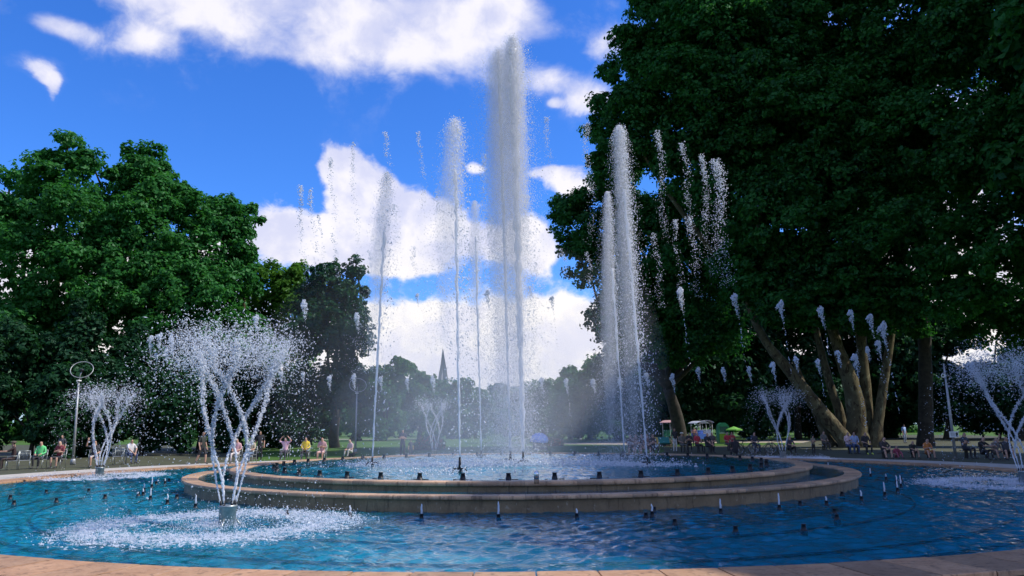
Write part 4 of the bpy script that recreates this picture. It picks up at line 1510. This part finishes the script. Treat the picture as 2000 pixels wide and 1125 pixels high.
def lounge_seat(px, py, w, col, label):
    p = G(px, py, 0)
    root = empty("beach_chair", p, label, "beach chair")
    m = flat("canvas_%d_%d" % (int(99 * col[0]), int(99 * col[2])), col)
    for sx in (-w / 2, w / 2):
        mb = MB(); mb.tube([(sx, -.45, 0), (sx, .35, .85)], .02, 6); mb.tube([(sx, .35, 0), (sx, -.40, .42)], .02, 6); mb.obj("frame", flat("beech", (.45, .33, .16)), root)
    mb = MB()
    L = [(-.40, .42), (-.15, .30), (.10, .36), (.28, .62), (.36, .88)]
    V = [(sx, y, z + dz) for y, z in L for sx in (-w / 2, w / 2) for dz in (0, .02)]
    F = []
    for i in range(len(L) - 1):
        b = i * 4
        F += [(b, b + 2, b + 6, b + 4), (b + 1, b + 5, b + 7, b + 3), (b, b + 4, b + 5, b + 1), (b + 2, b + 3, b + 7, b + 6)]
    mb.add(V, F, False); mb.obj("seat", m, root)


lounge_seat(1296, 876, 1.1, (.03, .22, .20), "wide teal canvas seat behind the end of the long bench")
lounge_seat(1281, 877, .5, (.62, .42, .10), "narrow yellow canvas seat left of the teal one")

# ------------------------------------------------------------------ flower beds
def flower_bed(px0, px1, py, h, c1, c2, label, depth=2.5):
    a = G(px0, py, 0); b = G(px1, py, 0); c = (a + b) / 2; L = np.linalg.norm(b - a)
    root = empty("flower_bed", c, label, "flower bed")
    mb = MB(); V = []
    mb.ell((0, 0, 0), (L / 2, depth / 2, h * .62), 24, 8); mb.obj("soil", flat("soil", (.07, .045, .03)), root)
    n = int(260 * L)
    th = rng.random(n) * 2 * PI; rr = np.sqrt(rng.random(n))
    x = rr * np.cos(th) * L / 2; y = rr * np.sin(th) * depth / 2
    z = h * .62 * np.sqrt(np.maximum(0, 1 - rr ** 2)) + rng.random(n) * h * .42
    k = rng.random(n) < .55
    cen = np.stack([x, y, z], 1)
    o = link_mesh("foliage", drops_mesh("foliage", cen[k], rng.uniform(.06, .13, k.sum()), flat("bed_leaf", (.06, .12, .04)), False), root); o["kind"] = "stuff"
    j = ~k & (rng.random(n) < .5)
    o = link_mesh("blossom", drops_mesh("blossom", cen[j], rng.uniform(.05, .10, j.sum()), flat("blossom_%d" % int(99 * c1[0]), c1), False), root); o["kind"] = "stuff"
    j = ~k & ~j
    o = link_mesh("blossom", drops_mesh("blossom", cen[j], rng.uniform(.05, .10, j.sum()), flat("blossom_%d" % int(99 * c2[0]), c2), False), root); o["kind"] = "stuff"


flower_bed(1045, 1100, 871, .75, (.42, .07, .05), (.30, .16, .08), "long bed of dark red flowers right of the tall jets", 3.0)
flower_bed(812, 868, 878, 1.1, (.42, .22, .18), (.20, .13, .08), "rounded bed of brownish pink flowers behind the far middle vase jet", 4.0)
flower_bed(1285, 1320, 871, .5, (.50, .30, .28), (.45, .16, .12), "small bed of pink flowers behind the teal canvas seat", 2.0)

# ------------------------------------------------------------------ nozzles
def nozzle_mesh(h=.17, r0=.06, r1=.042):
    mb = MB()
    mb.lathe([(r0 * 1.25, -.10), (r0 * 1.25, .0), (r0, .01), (r1, h * .82), (r1 * 1.18, h * .84), (r1 * 1.18, h), (r1 * .5, h)], n=12)
    return mb


nz_a = nozzle_mesh(.16, .075, .05).mesh("nozzle", MAT["black"])
nz_float = []
for s in (-1, 1):
    fb = MB()
    V = [(s * .06, -.012, 0), (s * .12, -.03, 0), (s * .24, -.03, 0), (s * .24, .03, 0), (s * .12, .03, 0), (s * .06, .012, 0)]
    fb.add([(x, y, z + dz) for dz in (-.012, .012) for x, y, z in V], [(0, 1, 2, 3, 4, 5), (11, 10, 9, 8, 7, 6)] + [(i, i + 6, (i + 1) % 6 + 6, (i + 1) % 6) for i in range(6)])
    nz_float.append(fb.mesh("float", MAT["black"]))


NUM = ["first", "second", "third", "fourth", "fifth", "sixth", "seventh", "eighth", "ninth", "tenth", "eleventh", "twelfth", "thirteenth", "fourteenth", "fifteenth", "sixteenth", "seventeenth", "eighteenth", "nineteenth", "twentieth", "twenty first", "twenty second", "twenty third", "twenty fourth", "twenty fifth", "twenty sixth", "twenty seventh", "twenty eighth", "twenty ninth"]


def ring_places(n, r, ph):
    """angle of every nozzle with its place in the front or the back row, counted from the left"""
    out = []
    A = [2 * PI * (k + ph) / n for k in range(n)]
    for front in (True, False):
        row = sorted([a for a in A if (math.sin(a) < 0) == front], key=lambda a: r * math.cos(a) / (27.2 + r * math.sin(a)))
        out += [(a, NUM[i] + " from the left of the " + ("front" if front else "back") + " row of ") for i, a in enumerate(row)]
    return out
NN = 46
for a, where in ring_places(NN, 8.32, .25):
    x, y = 8.32 * math.cos(a), 8.32 * math.sin(a)
    o = empty("water_nozzle", (x, y, ZI), where + "stubby nozzles in the upper basin", "nozzle", "ring of black nozzles in the upper basin", a + PI / 2)
    link_mesh("spout", nz_a, o); link_mesh("float", nz_float[0], o); link_mesh("float", nz_float[1], o)
nz_b = nozzle_mesh(.10, .045, .034).mesh("nozzle", MAT["black"])
NB = 49
_sp = []
for q in range(4):
    mb = MB()
    h = .10 + .05 * q
    zz = np.linspace(.09, .09 + h, 7)
    mb.tube([(rng.normal() * .003, rng.normal() * .003, z) for z in zz], [.018, .02, .019, .018, .017, .015, .006], 8)
    _sp.append(mb.mesh("spurt", MAT["drops"]))
for k, (a, where) in enumerate(ring_places(NB, 12.0, .47)):
    r = 12.0
    o = empty("water_nozzle", (r * math.cos(a), r * math.sin(a), Z_WATER), where + "spurting nozzles round the lower basin", "nozzle", "ring of spurting nozzles round the lower basin")
    link_mesh("spout", nz_b, o); link_mesh("spurt", _sp[k % 4], o)
nz_c = nozzle_mesh(.10, .05, .034).mesh("nozzle", MAT["black"])
LEFT_N = [(20, 974), (27, 985), (90, 963), (110, 980), (173, 961), (205, 973), (270, 968), (305, 946), (330, 940), (345, 973)]
RIGHT_N = [(1262, 1011), (1278, 999), (1318, 1024), (1437, 1039), (1455, 985), (1563, 987), (1570, 1035), (1630, 1003), (1635, 1015), (1645, 968), (1760, 938)]
for row, side in ((LEFT_N, "left"), (RIGHT_N, "right")):
  for i, (px, py) in enumerate(row):
    p = G(px, py, Z_WATER)
    o = empty("water_nozzle", p, NUM[i] + " from the left of the idle nozzles in the outer water at the " + side, "nozzle", "idle nozzles in the outer pool")
    link_mesh("spout", nz_c, o)


def bollard():
    p = G(1048, 945, Z_IN)
    root = empty("bollard_light", p, "small shiny bullet shaped post on the rim of the upper basin", "bollard")
    mb = MB(); mb.lathe([(.055, 0), (.055, .10)], n=20); mb.obj("base", MAT["cap"], root)
    mb = MB(); mb.lathe([(.055, .10), (.055, .21), (.05, .245), (.036, .27), (.015, .283), (.002, .285)], n=20); mb.obj("dome", MAT["chrome"], root)


bollard()
# ------------------------------------------------------------------ jets of water
WIND = np.array([-1.0, 0.15, 0.0])


def jet_nozzle(root, h):
    mb = MB(); mb.lathe([(.045, -.05), (.04, h * .5), (.032, h)], n=10); nz = mb.obj("nozzle", MAT["black"], root)
    for k in range(4):
        a = k * PI / 2 + .4
        c, s = math.cos(a), math.sin(a)
        mb = MB(); mb.tube([(.03 * c, .03 * s, .08), (.12 * c, .12 * s, .11), (.20 * c, .20 * s, .05), (.24 * c, .24 * s, -.06)], .018, 6)
        mb.tube([(.05 * c, .05 * s, .10), (.22 * c, .22 * s, .12)], .012, 5)
        mb.obj("leg", MAT["black"], nz)


def rope(mb, pts, r0, r1, jit, n=7):
    """a broken twisting column of water along pts"""
    m = len(pts)
    rad = np.linspace(r0, r1, m) * rng.uniform(.65, 1.4, m)
    k = np.linspace(.15, 1, m)[:, None]
    pts = np.asarray(pts) + rng.normal(size=(m, 3)) * jit * k
    mb.tube(pts, list(rad), n)


def plume(H, lean, n, w_top, w_low, lo=0.0, decay=1.6, wind=0.0, soft=1.0):
    """falling spray below a jet's top: u is the share of the height"""
    u = 1 - (1 - lo) * rng.random(n) ** decay
    w = w_top + (w_low - w_top) * (1 - u) ** .7
    a = rng.normal(size=(n, 2)) * (w * soft)[:, None] * .5
    cap = 1 - np.clip((np.abs(a[:, 0]) / (w + 1e-6)) ** 2 * .03, 0, .2)
    z = H * u * cap
    x = lean[0] * u + a[:, 0] + wind * (1 - u)
    y = lean[1] * u + a[:, 1]
    return np.stack([x, y, np.maximum(z, .02)], 1)


def body_of_spray(root, T, w0, w1, wind, lo, dens, decay=.7):
    """the soft body of the plume: nested closed volumes of fine spray, denser towards the top"""
    m, t, out = new_mat("soft_spray")
    v = t.node("ShaderNodeVolumePrincipled")
    v.inputs["Color"].default_value = (0.95, 0.95, 0.97, 1)
    v.inputs["Density"].default_value = dens
    v.inputs["Anisotropy"].default_value = 0.0
    m.node_tree.links.new(v.outputs[0], out.inputs["Volume"])
    for j, (l, k) in enumerate(((lo, 1.25), (lo + (1 - lo) * .30, .98), (lo + (1 - lo) * .55, .72))):
        us = np.linspace(l, .997, 46)
        pts = []; rad = []
        for u in us:
            w = (w0 + (w1 - w0) * (1 - u) ** decay) * k
            tip = math.sqrt(max(0.0, 1 - max(0, (u - .965) / .035) ** 2))
            tail = min(1.0, (u - l) / (.55 * (1 - l)) + .01) ** .8
            pts.append((T[0] * u + wind * (1 - u) + rng.normal() * .02, T[1] * u + rng.normal() * .02, T[2] * u))
            rad.append(max(.01, .5 * w * tip * tail * rng.uniform(.93, 1.07)))
        mb = MB(); mb.tube(pts, rad, 14)
        o = mb.obj("soft_spray", m, root); o["kind"] = "stuff"


def tall_jet(base, top, label, n_veil, n_drop, w, stream=.75, lo=.05, decay=1.5, wind=-.25, core=.035, sz=(.007, .013), noz=.28, soft=.5):
    b = G(*base, ZI)
    D = b[1] - CAM[1]
    T = P(*top, D) - b
    H = T[2]
    root = empty("water_jet", b, label, "water jet", "tall jets of the upper basin")
    jet_nozzle(root, noz)
    m = int(H * stream * 5)
    ts = np.linspace(0, 1, m)
    pts = [(T[0] * t * stream, T[1] * t * stream, noz + (H * stream - noz) * t) for t in ts]
    mb = MB(); rope(mb, pts, core * .7, core * 1.5, .018); mb.obj("stream", MAT["drops"], root)
    c = plume(H, T, n_veil, w[0], w[1], lo, decay, wind)
    q = n_veil // 14 + 250   # the boiling head where the water turns over
    hd = rng.normal(size=(q, 3)) * np.array([min(w[0], .5) * .22, min(w[0], .5) * .22, min(w[0], .5) * 1.1])
    hd[:, 2] = -np.abs(hd[:, 2]) + w[0] * .15 * rng.random(q)
    k = np.clip(1 + hd[:, 2:3] * -.8 / w[0], .35, 2.2)
    hd[:, :2] *= k * .75
    c[:q] = hd + T
    o = link_mesh("spray", drops_mesh("spray", c, rng.uniform(sz[0], sz[1], n_veil), MAT["veil"], False, vertical=.8), root); o["kind"] = "stuff"
    body_of_spray(root, T, w[0] * 1.1, w[1] * 1.05, wind, max(.02, lo), soft)
    u = rng.random(n_drop) ** .8
    x = T[0] * u + rng.normal(size=n_drop) * (w[0] * .25 + w[1] * .22 * (1 - u)) + w[0] * .35
    c = np.stack([x, T[1] * u + rng.normal(size=n_drop) * .2, np.maximum(.03, H * u * rng.uniform(.985, 1.0, n_drop))], 1)
    o = link_mesh("falling_drops", drops_mesh("falling_drops", c, rng.uniform(.009, .024, n_drop), MAT["drops"], True, vertical=.8), root); o["kind"] = "stuff"
    # where it lands
    k = 260
    a = rng.random(k) * 2 * PI; r = np.abs(rng.normal(size=k)) * w[1] * 1.3
    c = np.stack([r * np.cos(a) + wind * .6, r * np.sin(a), np.abs(rng.normal(size=k)) * .07], 1)
    o = link_mesh("splash", drops_mesh("splash", c, rng.uniform(.012, .03, k), MAT["foam"], True), root); o["kind"] = "stuff"
    return root


tall_jet((727, 909), (756, 337), "tall jet with a ragged grey plume, first of the tall jets from the left", 5200, 500, (.30, .95), .8, .30, 1.15, -.35)
tall_jet((898, 922), (888, 233), "tall jet in front on a clearly visible black tripod nozzle, plume soft to its left", 6500, 1100, (.40, 1.1), .85, .32, 1.25, -.6, noz=.42, soft=.42)
tall_jet((940, 893), (927, 393), "shorter jet with a pointed plume between the front tripod jet and the tallest pair", 3200, 450, (.30, .75), .85, .35, 1.3, -.15)
tall_jet((997, 904), (974, 98), "left and lower one of the tallest central pair of jets", 40000, 1500, (.74, .90), .97, .02, .95, -.25, .05, (.007, .013), .42, .50)
tall_jet((1022, 906), (1001, 75), "right and highest one of the central pair of jets", 46000, 1300, (.70, .88), .97, .02, .95, -.12, .11, (.007, .013), .42, .66)
tall_jet((1220, 894), (1186, 375), "jet with a soft pointed plume, left one of the pair before the dark planes", 15000, 700, (.20, .90), .7, .0, 1.05, -.55, .035, (.006, .012), soft=.60)
tall_jet((1264, 909), (1209, 247), "taller white jet, right one of the pair before the dark planes", 15000, 1700, (.30, .75), .8, .0, 1.35, -.35, .035, (.006, .012), soft=.60)


# ------------------------------------------------------------------ thin streams of falling drops (pulsed jets)
def ring_depth(px, r, far=True):
    D = 27.2
    for _ in range(12):
        X = (px - 1012) / F_PX * D
        q = max(0.0, r * r - X * X)
        D = 27.2 + (math.sqrt(q) if far else -math.sqrt(q))
    return D


STREAMS = [  # px, top, bottom, width px, drops, description
    (590, 362, 560, 12, 190, "thin falling drop stream over the small cloud, leftmost against the sky"),
    (612, 366, 540, 10, 130, "thin falling drop stream second from the left against the sky"),
    (629, 420, 540, 8, 60, "short faint drop stream over the cloud left of the chestnut top"),
    (650, 308, 470, 11, 130, "thin falling drop stream at the left horn of the big cloud"),
    (655, 455, 560, 9, 70, "short drop stream just over the chestnut top"),
    (693, 278, 520, 10, 170, "thin falling drop stream right of the cloud's left horn"),
    (757, 258, 345, 11, 110, "short drop stream rising over the first tall plume"),
    (725, 488, 560, 8, 50, "short faint drop stream at the right edge of the chestnut"),
    (825, 258, 480, 11, 190, "long thin drop stream alone in the blue between the tall jets"),
    (812, 480, 580, 12, 80, "drop stream below the long one between the tall jets"),
    (862, 370, 590, 16, 170, "ragged drop stream just left of the front tripod jet"),
    (950, 300, 640, 16, 330, "ragged drop stream hard against the left of the tallest pair"),
    (1034, 380, 700, 16, 330, "ragged drop stream hard against the right of the tallest pair"),
    (1070, 230, 350, 15, 150, "dark speckled drop stream alone in the blue right of the tallest pair"),
    (1052, 512, 600, 9, 60, "short drop stream low in the gap right of the tallest pair"),
    (1150, 240, 480, 16, 240, "drop stream on the left edge of the dark plane crown"),
    (1102, 485, 550, 11, 60, "short drop stream on the low leafy limb"),
    (1152, 492, 590, 11, 90, "short drop stream left of the right hand pair of jets"),
    (1238, 455, 700, 14, 230, "drop stream hugging the taller right hand jet"),
    (1292, 256, 480, 15, 290, "tall drop stream right of the right hand pair, dense top"),
    (1285, 455, 600, 14, 130, "drop stream low beneath the dense topped one"),
    (1340, 280, 420, 14, 170, "drop stream with a pointed top before the dark planes"),
    (1322, 430, 560, 12, 110, "drop stream low beneath the pointed topped one"),
    (1378, 302, 540, 14, 260, "long leaning drop stream, third from the right before the planes"),
    (1355, 422, 580, 18, 190, "wide ragged drop stream low before the planes"),
    (745, 420, 640, 20, 170, "loose drop stream falling left below the first plume"),
    (774, 400, 640, 20, 170, "loose drop stream falling right below the first plume"),
    (895, 300, 700, 22, 420, "coarse drop stream falling down the front of the tripod jet"),
    (868, 560, 720, 20, 110, "faint drop stream low left of the tripod jet"),
    (926, 480, 700, 20, 260, "loose drop stream falling below the shorter pointed plume"),
    (968, 420, 760, 18, 330, "dense drop stream just left of the tallest column"),
    (1044, 560, 760, 14, 160, "faint drop stream low right of the tallest column"),
    (1078, 600, 720, 5, 18, "single file of drops below the grey spurt right of the column"),
    (1406, 312, 560, 26, 560, "dense white drop stream, rightmost of the row before the planes"),
]


def stream(px, top, bot, w, n, label):
    D = ring_depth(px, 8.3)
    t = P(px - 6, top, D); b = P(px + 8, bot, D)
    root = empty("water_stream", (b[0], b[1], b[2]), label, "water stream", "thin streams of falling drops")
    L = t - b
    n = int(n * 2.6)
    k = max(3, n // 22)
    lumps = rng.random(k) ** .75
    u = np.clip(np.where(rng.random(n) < .65, lumps[rng.integers(0, k, n)] + rng.normal(size=n) * .03, rng.random(n)), 0, 1)
    u[: n // 6] = 1 - np.abs(rng.normal(size=n // 6)) * .10
    wm = rpx(w, D)
    wob = .25 * wm * np.sin(u * 9 + rng.random() * 6)
    c = u[:, None] * L + np.stack([rng.normal(size=n) * wm * (.22 + .18 * (1 - u)) + wob, rng.normal(size=n) * wm * .3, np.zeros(n)], 1)
    s = rng.uniform(.007, .021, n) * (.7 + .5 * u)
    o = link_mesh("drops", drops_mesh("drops", c, s, MAT["drops"], True, (.5, 1.7)), root); o["kind"] = "stuff"


for S in STREAMS:
    stream(*S)


# ------------------------------------------------------------------ short spurts that hang in the air
def clump_mesh(trail):
    n = 130
    d = rng.normal(size=(n, 3)); d /= np.linalg.norm(d, axis=1)[:, None]; d[:, 2] = np.abs(d[:, 2]) * 1.25 - .30
    asym = rng.normal(size=3) * .10
    head = d * np.array([.34, .34, .55]) * rng.uniform(.35, 1.0, (n, 1)) ** .6 + np.array([0, 0, -.5]) + asym * d[:, 2:3]
    m = 130
    u = rng.random(m) ** 1.2
    a = rng.normal(size=(m, 2)) * (.17 * (1 - u) + .07)[:, None]
    strand = rng.integers(0, 3, m)
    tail = np.stack([a[:, 0] * .7 + .22 * u + (strand - 1) * .12 * (1 - u * .5), a[:, 1] * .8, -.6 - (1.2 + .35 * strand) * u], 1)
    C = [head, tail]; S = [rng.uniform(.025, .075, n), rng.uniform(.025, .07, m) * (1.1 - .5 * u)]
    if trail:
        q = 26
        v = np.sort(rng.random(q))
        C.append(np.stack([.25 + .5 * v + rng.normal(size=q) * .06, rng.normal(size=q) * .06, -2.0 - 5.5 * v], 1)); S.append(rng.uniform(.03, .06, q))
    return drops_mesh("drops", np.concatenate(C), np.concatenate(S), MAT["glassy"], True, (.5, 1.6), vertical=.9)


CL = [clump_mesh(False) for _ in range(6)] + [clump_mesh(True) for _ in range(5)]


def spurt(px, py, hpx, r, far, label, group, trail=False):
    D = ring_depth(px, r, far)
    p = P(px, py, D)
    o = empty("water_spurt", p, label, "water spurt", group, random.uniform(-.5, .5))
    s = rpx(hpx, D) / 2.2
    o.scale = (s, s, s)
    c = link_mesh("drops", CL[6 + random.randrange(5)] if trail else CL[random.randrange(6)], o); c["kind"] = "stuff"


ORD = ["leftmost", "second from the left", "third from the left", "fourth from the left", "fifth from the left", "sixth from the left", "seventh from the left", "eighth from the left", "ninth from the left", "tenth from the left", "eleventh from the left", "twelfth from the left"]
for i, (x, y, h) in enumerate([(1523, 587, 42), (1601, 597, 40), (1660, 604, 36), (1697, 612, 40), (1722, 629, 52)]):
    spurt(x, y, h, 12, True, ORD[i] + " of the upper row of spurts before the plane stems", "upper row of spurts at the right", True)
for i, (x, y, h) in enumerate([(1508, 706, 34), (1554, 695, 30), (1596, 700, 30), (1635, 682, 32), (1668, 690, 42), (1694, 678, 28), (1714, 664, 34)]):
    spurt(x, y, h, 12, False, ORD[i] + " of the lower row of spurts before the plane stems", "lower row of spurts at the right", i % 2 == 0)
for i, (x, y, h) in enumerate([(1327, 560, 46), (1433, 572, 44)]):
    spurt(x, y, h, 12, True, ["white spurt hanging low before the dark planes, nearer the jets", "white spurt hanging low before the dark planes, away from the jets"][i], "spurts before the planes", True)
for i, (x, y, h) in enumerate([(815, 572, 24), (951, 566, 36), (1077, 577, 32)]):
    spurt(x, y, h, 8.3, True, ["grey spurt hanging against the pale cloud left of the front jet", "grey looped spurt against the cloud just left of the tallest pair", "grey spurt against the cloud right of the tallest pair"][i], "grey spurts against the cloud", i == 2)
for i, (x, y, h) in enumerate([(643, 732, 30), (691, 729, 32), (743, 734, 28), (795, 737, 26), (845, 735, 32), (1057, 736, 32), (1105, 738, 30), (1158, 738, 30), (1210, 738, 30), (1262, 726, 30), (1312, 730, 32), (1363, 716, 28)]):
    spurt(x, y, h, 12, True, ORD[i] + " of the long level row of spurts behind the tall jets", "level row of spurts behind the jets", i in (5, 6))
for i, (x, y, h) in enumerate([(1412, 718, 28), (1462, 716, 28)]):
    spurt(x, y, h, 12, True, ["left one of two spurts before the green parasol trees", "right one of two spurts before the green parasol trees"][i], "spurts before the far right trees")
for i, (x, y, h) in enumerate([(594, 587, 40), (697, 612, 36), (500, 614, 38), (592, 726, 24), (549, 724, 26)]):
    spurt(x, y, h, 12, False, ["white spurt in front of the yellow green tree top", "white spurt on the right side of the chestnut crown", "white pointed spurt on top of the big vase jet", "small spurt right of the big vase jet", "small spurt at the right edge of the big vase jet"][i], "spurts about the big vase jet")
for i, (x, y, h) in enumerate([(294, 656, 34), (312, 649, 34), (335, 656, 34), (325, 678, 26), (305, 688, 20), (348, 700, 22)]):
    spurt(x, y, h, 12, False, ORD[i] + " of the cluster of spurts left of the big vase jet", "cluster of spurts left of the big vase jet")

# ------------------------------------------------------------------ vase shaped jets
def vase(px, py, H, label, s_drop=1.0, N=1.0, wind=.5, dense=1.0, pairs=4):
    b = G(px, py, Z_WATER)
    root = empty("vase_jet", b, label, "fountain jet", "vase shaped jets in the outer pool")
    mb = MB()
    mb.lathe([(.14, -.25), (.14, .04), (.155, .05), (.155, .33), (.17, .34), (.17, .37), (.12, .37)], n=20)
    hd = mb.obj("nozzle_head", MAT["steel"], root)
    for k in range(3):
        a = 2 * PI * k / 3 + .5
        mb = MB(); mb.tube([(.15 * math.cos(a), .15 * math.sin(a), .12), (.30 * math.cos(a), .30 * math.sin(a), -.08)], .016, 6); mb.obj("strut", MAT["steel"], hd)
    z0 = .37
    falls = []; crown = []; strand = []
    nj = 6
    k_h = H / 3.75
    zk = np.array([z0, 1.0, 1.5, 2.0, 2.65, 3.1, 3.45, 3.75]) * np.array([1] + [k_h] * 7)
    rk = np.array([.13, .27, .37, .47, .62, .80, .97, 1.12]) * k_h
    for k in range(nj):
        th = 2 * PI * k / nj + .22 + rng.normal() * .10
        tw = .92 * rng.uniform(.78, 1.2); bul = rng.uniform(.86, 1.14)
        sg = 1 if k % 2 else -1
        p0 = np.array([.13 * math.cos(th), .13 * math.sin(th), z0])
        mb = MB(); mb.tube([p0 - np.array([0, 0, .06]), p0 + np.array([0, 0, .08])], .022, 8); mb.obj("pipe", MAT["black"], hd)

        def rise(z):
            z = np.asarray(z, float)
            r = np.interp(z, zk, rk) * (1 + (bul - 1) * np.clip((z - .5) / 1.2, 0, 1))
            a = th + sg * tw * np.clip(z / k_h - .85, 0, 2.1)
            return np.stack([r * np.cos(a), r * np.sin(a), z], -1)
        ztop = H * .92
        m = 60
        zs = np.linspace(z0, ztop * .50, m)
        pts = rise(zs)
        pts[1:-1] = .25 * pts[:-2] + .5 * pts[1:-1] + .25 * pts[2:]
        mb = MB(); rope(mb, pts, .014, .024, .012, 6)
        o = mb.obj("jet", MAT["drops"], root)
        q = int(420 * N) + 120
        z = ztop * (.42 + .56 * rng.random(q))
        strand.append(rise(z) + rng.normal(size=(q, 3)) * (.012 + .030 * (z / ztop) ** 3)[:, None])
        q = int(330 * N)
        z = .9 + (ztop - .9) * rng.random(q) ** .7
        crown.append(rise(z) + rng.normal(size=(q, 3)) * (.015 + .085 * np.clip((z - .9) / (ztop - .9), 0, 1) ** 2)[:, None])
        # ragged crest
        q = int(960 * N * dense)
        a = th + sg * 2.0 + rng.normal(size=q) * .42
        r = np.abs(.92 + rng.normal(size=q) * .30) * k_h
        z = H * (.885 + rng.normal(size=q) * .080 - .06 * (r / k_h - .9) ** 2)
        crown.append(np.stack([r * np.cos(a) - wind * .12, r * np.sin(a), z], 1))
        q = int(520 * N * dense)
        tau = rng.random(q) ** 1.15
        a = th + sg * 2.0 + rng.normal(size=q) * .55
        r = (1.05 + 1.0 * tau + rng.normal(size=q) * .22) * k_h
        z = H * .95 * (1 - tau ** 2) + rng.normal(size=q) * .08
        x = r * np.cos(a) - wind * tau * rng.uniform(.1, 1.0, q)
        falls.append(np.stack([x, r * np.sin(a), z], 1))
    vhtu = 1.02 * k_h
    c = np.concatenate(strand)
    o = link_mesh("strands", drops_mesh("strands", c, (.007 + .014 * rng.random(len(c)) ** 1.5) * (.5 + .5 * s_drop), MAT["drops"], True, (.5, 1.5), vertical=1.0, thread=.5), root); o["kind"] = "stuff"
    c = np.concatenate(crown)
    o = link_mesh("crest", drops_mesh("crest", c, (.005 + .014 * rng.random(len(c)) ** 2) * s_drop, MAT["drops"], True, (.5, 1.6), thread=.55), root); o["kind"] = "stuff"
    c = np.concatenate(falls); c = c[c[:, 2] > .03]
    o = link_mesh("falling_drops", drops_mesh("falling_drops", c, (.004 + .010 * rng.random(len(c)) ** 1.8) * s_drop, MAT["glassy"], True, (.5, 2.0), thread=.3), root); o["kind"] = "stuff"
    # splash ring
    n = int(11000 * N)
    a = rng.random(n) * 2 * PI
    rl = vhtu * 2.0 * (1 + .12 * np.sin(a * 2 + 1) + .06 * np.sin(a * 5))
    r = rl * (1 + rng.normal(size=n) * .12)
    i = rng.random(n) < .18
    r[i] = np.abs(rng.normal(size=i.sum())) * .40 + .1
    hgt = rng.exponential(.045, n) * np.exp(-((r / rl - 1) / .22) ** 2) + .004
    hgt[i] = rng.exponential(.04, i.sum())
    c = np.stack([r * np.cos(a) - .25 * wind, r * np.sin(a), hgt], 1)
    o = link_mesh("splash", drops_mesh("splash", c, rng.uniform(.004, .011, n) * s_drop, MAT["foam"], False, (.5, 1.5), vertical=1.6), root); o["kind"] = "stuff"
    n = int(6500 * N)
    a = rng.random(n) * 2 * PI
    r = vhtu * 2.0 * np.clip(1 + rng.normal(size=n) * .20, .15, 1.5)
    th = rng.random((n, 1)) * PI
    cen = np.stack([r * np.cos(a) - .25 * wind, r * np.sin(a), np.full(n, .012)], 1)
    k = np.linspace(0, 2 * PI, 6, endpoint=False)[None] + th
    rr = rng.uniform(.6, 1.3, (n, 6)) * (.006 + .026 * rng.random((n, 1)) ** 2) * s_drop
    V = np.stack([cen[:, :1] + rr * np.cos(k) * 1.3, cen[:, 1:2] + rr * np.sin(k), cen[:, 2:3] + rng.normal(size=(n, 6)) * .006], -1)
    F = (np.arange(n) * 6)[:, None] + np.arange(6)
    o = link_mesh("foam", arr_mesh("foam", V.reshape(-1, 3), F, MAT["foam"]), root); o["kind"] = "stuff"
    return root


vase(443, 1026, 3.75, "big vase shaped jet on a grey nozzle head in the left foreground", .95, 1.25, .9, 1.25)
vase(194, 931, 3.55, "vase shaped jet beside the leaning lamp post at the far left", 1.25, .6, .5, .75)
vase(848, 890, 3.7, "small far vase shaped jet in front of the spire", 1.6, .45, .2, .5)
vase(1530, 896, 3.7, "vase shaped jet behind the right end of the basins", 1.45, .5, .3, .55)
vase(2003, 945, 3.9, "vase shaped jet cut off by the right edge", 1.15, .9, .8, 1.2)

# loose rings of splash in the upper basin and on the surface
def surface_splash(px, py, z, rx, ry, n, label, sz=(.008, .02), h=.05):
    p = G(px, py, z)
    a = rng.random(n) * 2 * PI; r = np.sqrt(rng.random(n))
    c = np.stack([rx * r * np.cos(a), ry * r * np.sin(a), rng.exponential(h, n)], 1)
    o = link_mesh("water_splash", drops_mesh("water_splash", c, rng.uniform(sz[0], sz[1], n), MAT["foam"], False), None, p, "stuff")
    props(o, label, None)


surface_splash(1000, 907, ZI, 4.2, 1.6, 5200, "white churned water round the foot of the tallest pair of jets", (.012, .026), .07)
surface_splash(860, 910, ZI, 3.2, 1.2, 1500, "lightly churned water round the front tripod jet")
surface_splash(1240, 909, ZI, 1.8, .9, 1500, "churned water at the feet of the right hand pair of jets")
surface_splash(745, 907, ZI, 1.6, .8, 900, "churned water at the foot of the first tall jet")

# ------------------------------------------------------------------ drifting mist of the jets
def mist(name, c, r, dens, label):
    m, t, out = new_mat(name)
    v = t.node("ShaderNodeVolumePrincipled")
    v.inputs["Color"].default_value = (0.93, 0.95, 1.0, 1)
    v.inputs["Density"].default_value = dens / 4
    v.inputs["Anisotropy"].default_value = 0.2
    m.node_tree.links.new(v.outputs[0], out.inputs["Volume"])
    root = None
    for i, k in enumerate((1.35, 1.08, .82, .55)):
        mb = MB(); mb.ell((0, 0, 0), tuple(x * k for x in r), 32, 18)
        o = mb.obj("spray_mist", m, root, c if i == 0 else (rng.normal() * .2, 0, -.12 * r[2] * i), "stuff")
        if i == 0:
            root = o
            props(o, label)


mist("mist_low", (-1.2, 2.0, 2.4), (4.4, 5.0, 2.3), .050, "low bluish mist drifting round the feet of the tall jets")
mist("mist_wide", (-2.2, 4.0, 4.0), (6.2, 7.0, 4.2), .013, "thin mist drifting left from the tall jets")
mist("mist_right", (4.0, 1.5, 3.2), (1.25, 2.0, 3.4), .035, "thin mist under the right hand pair of jets")
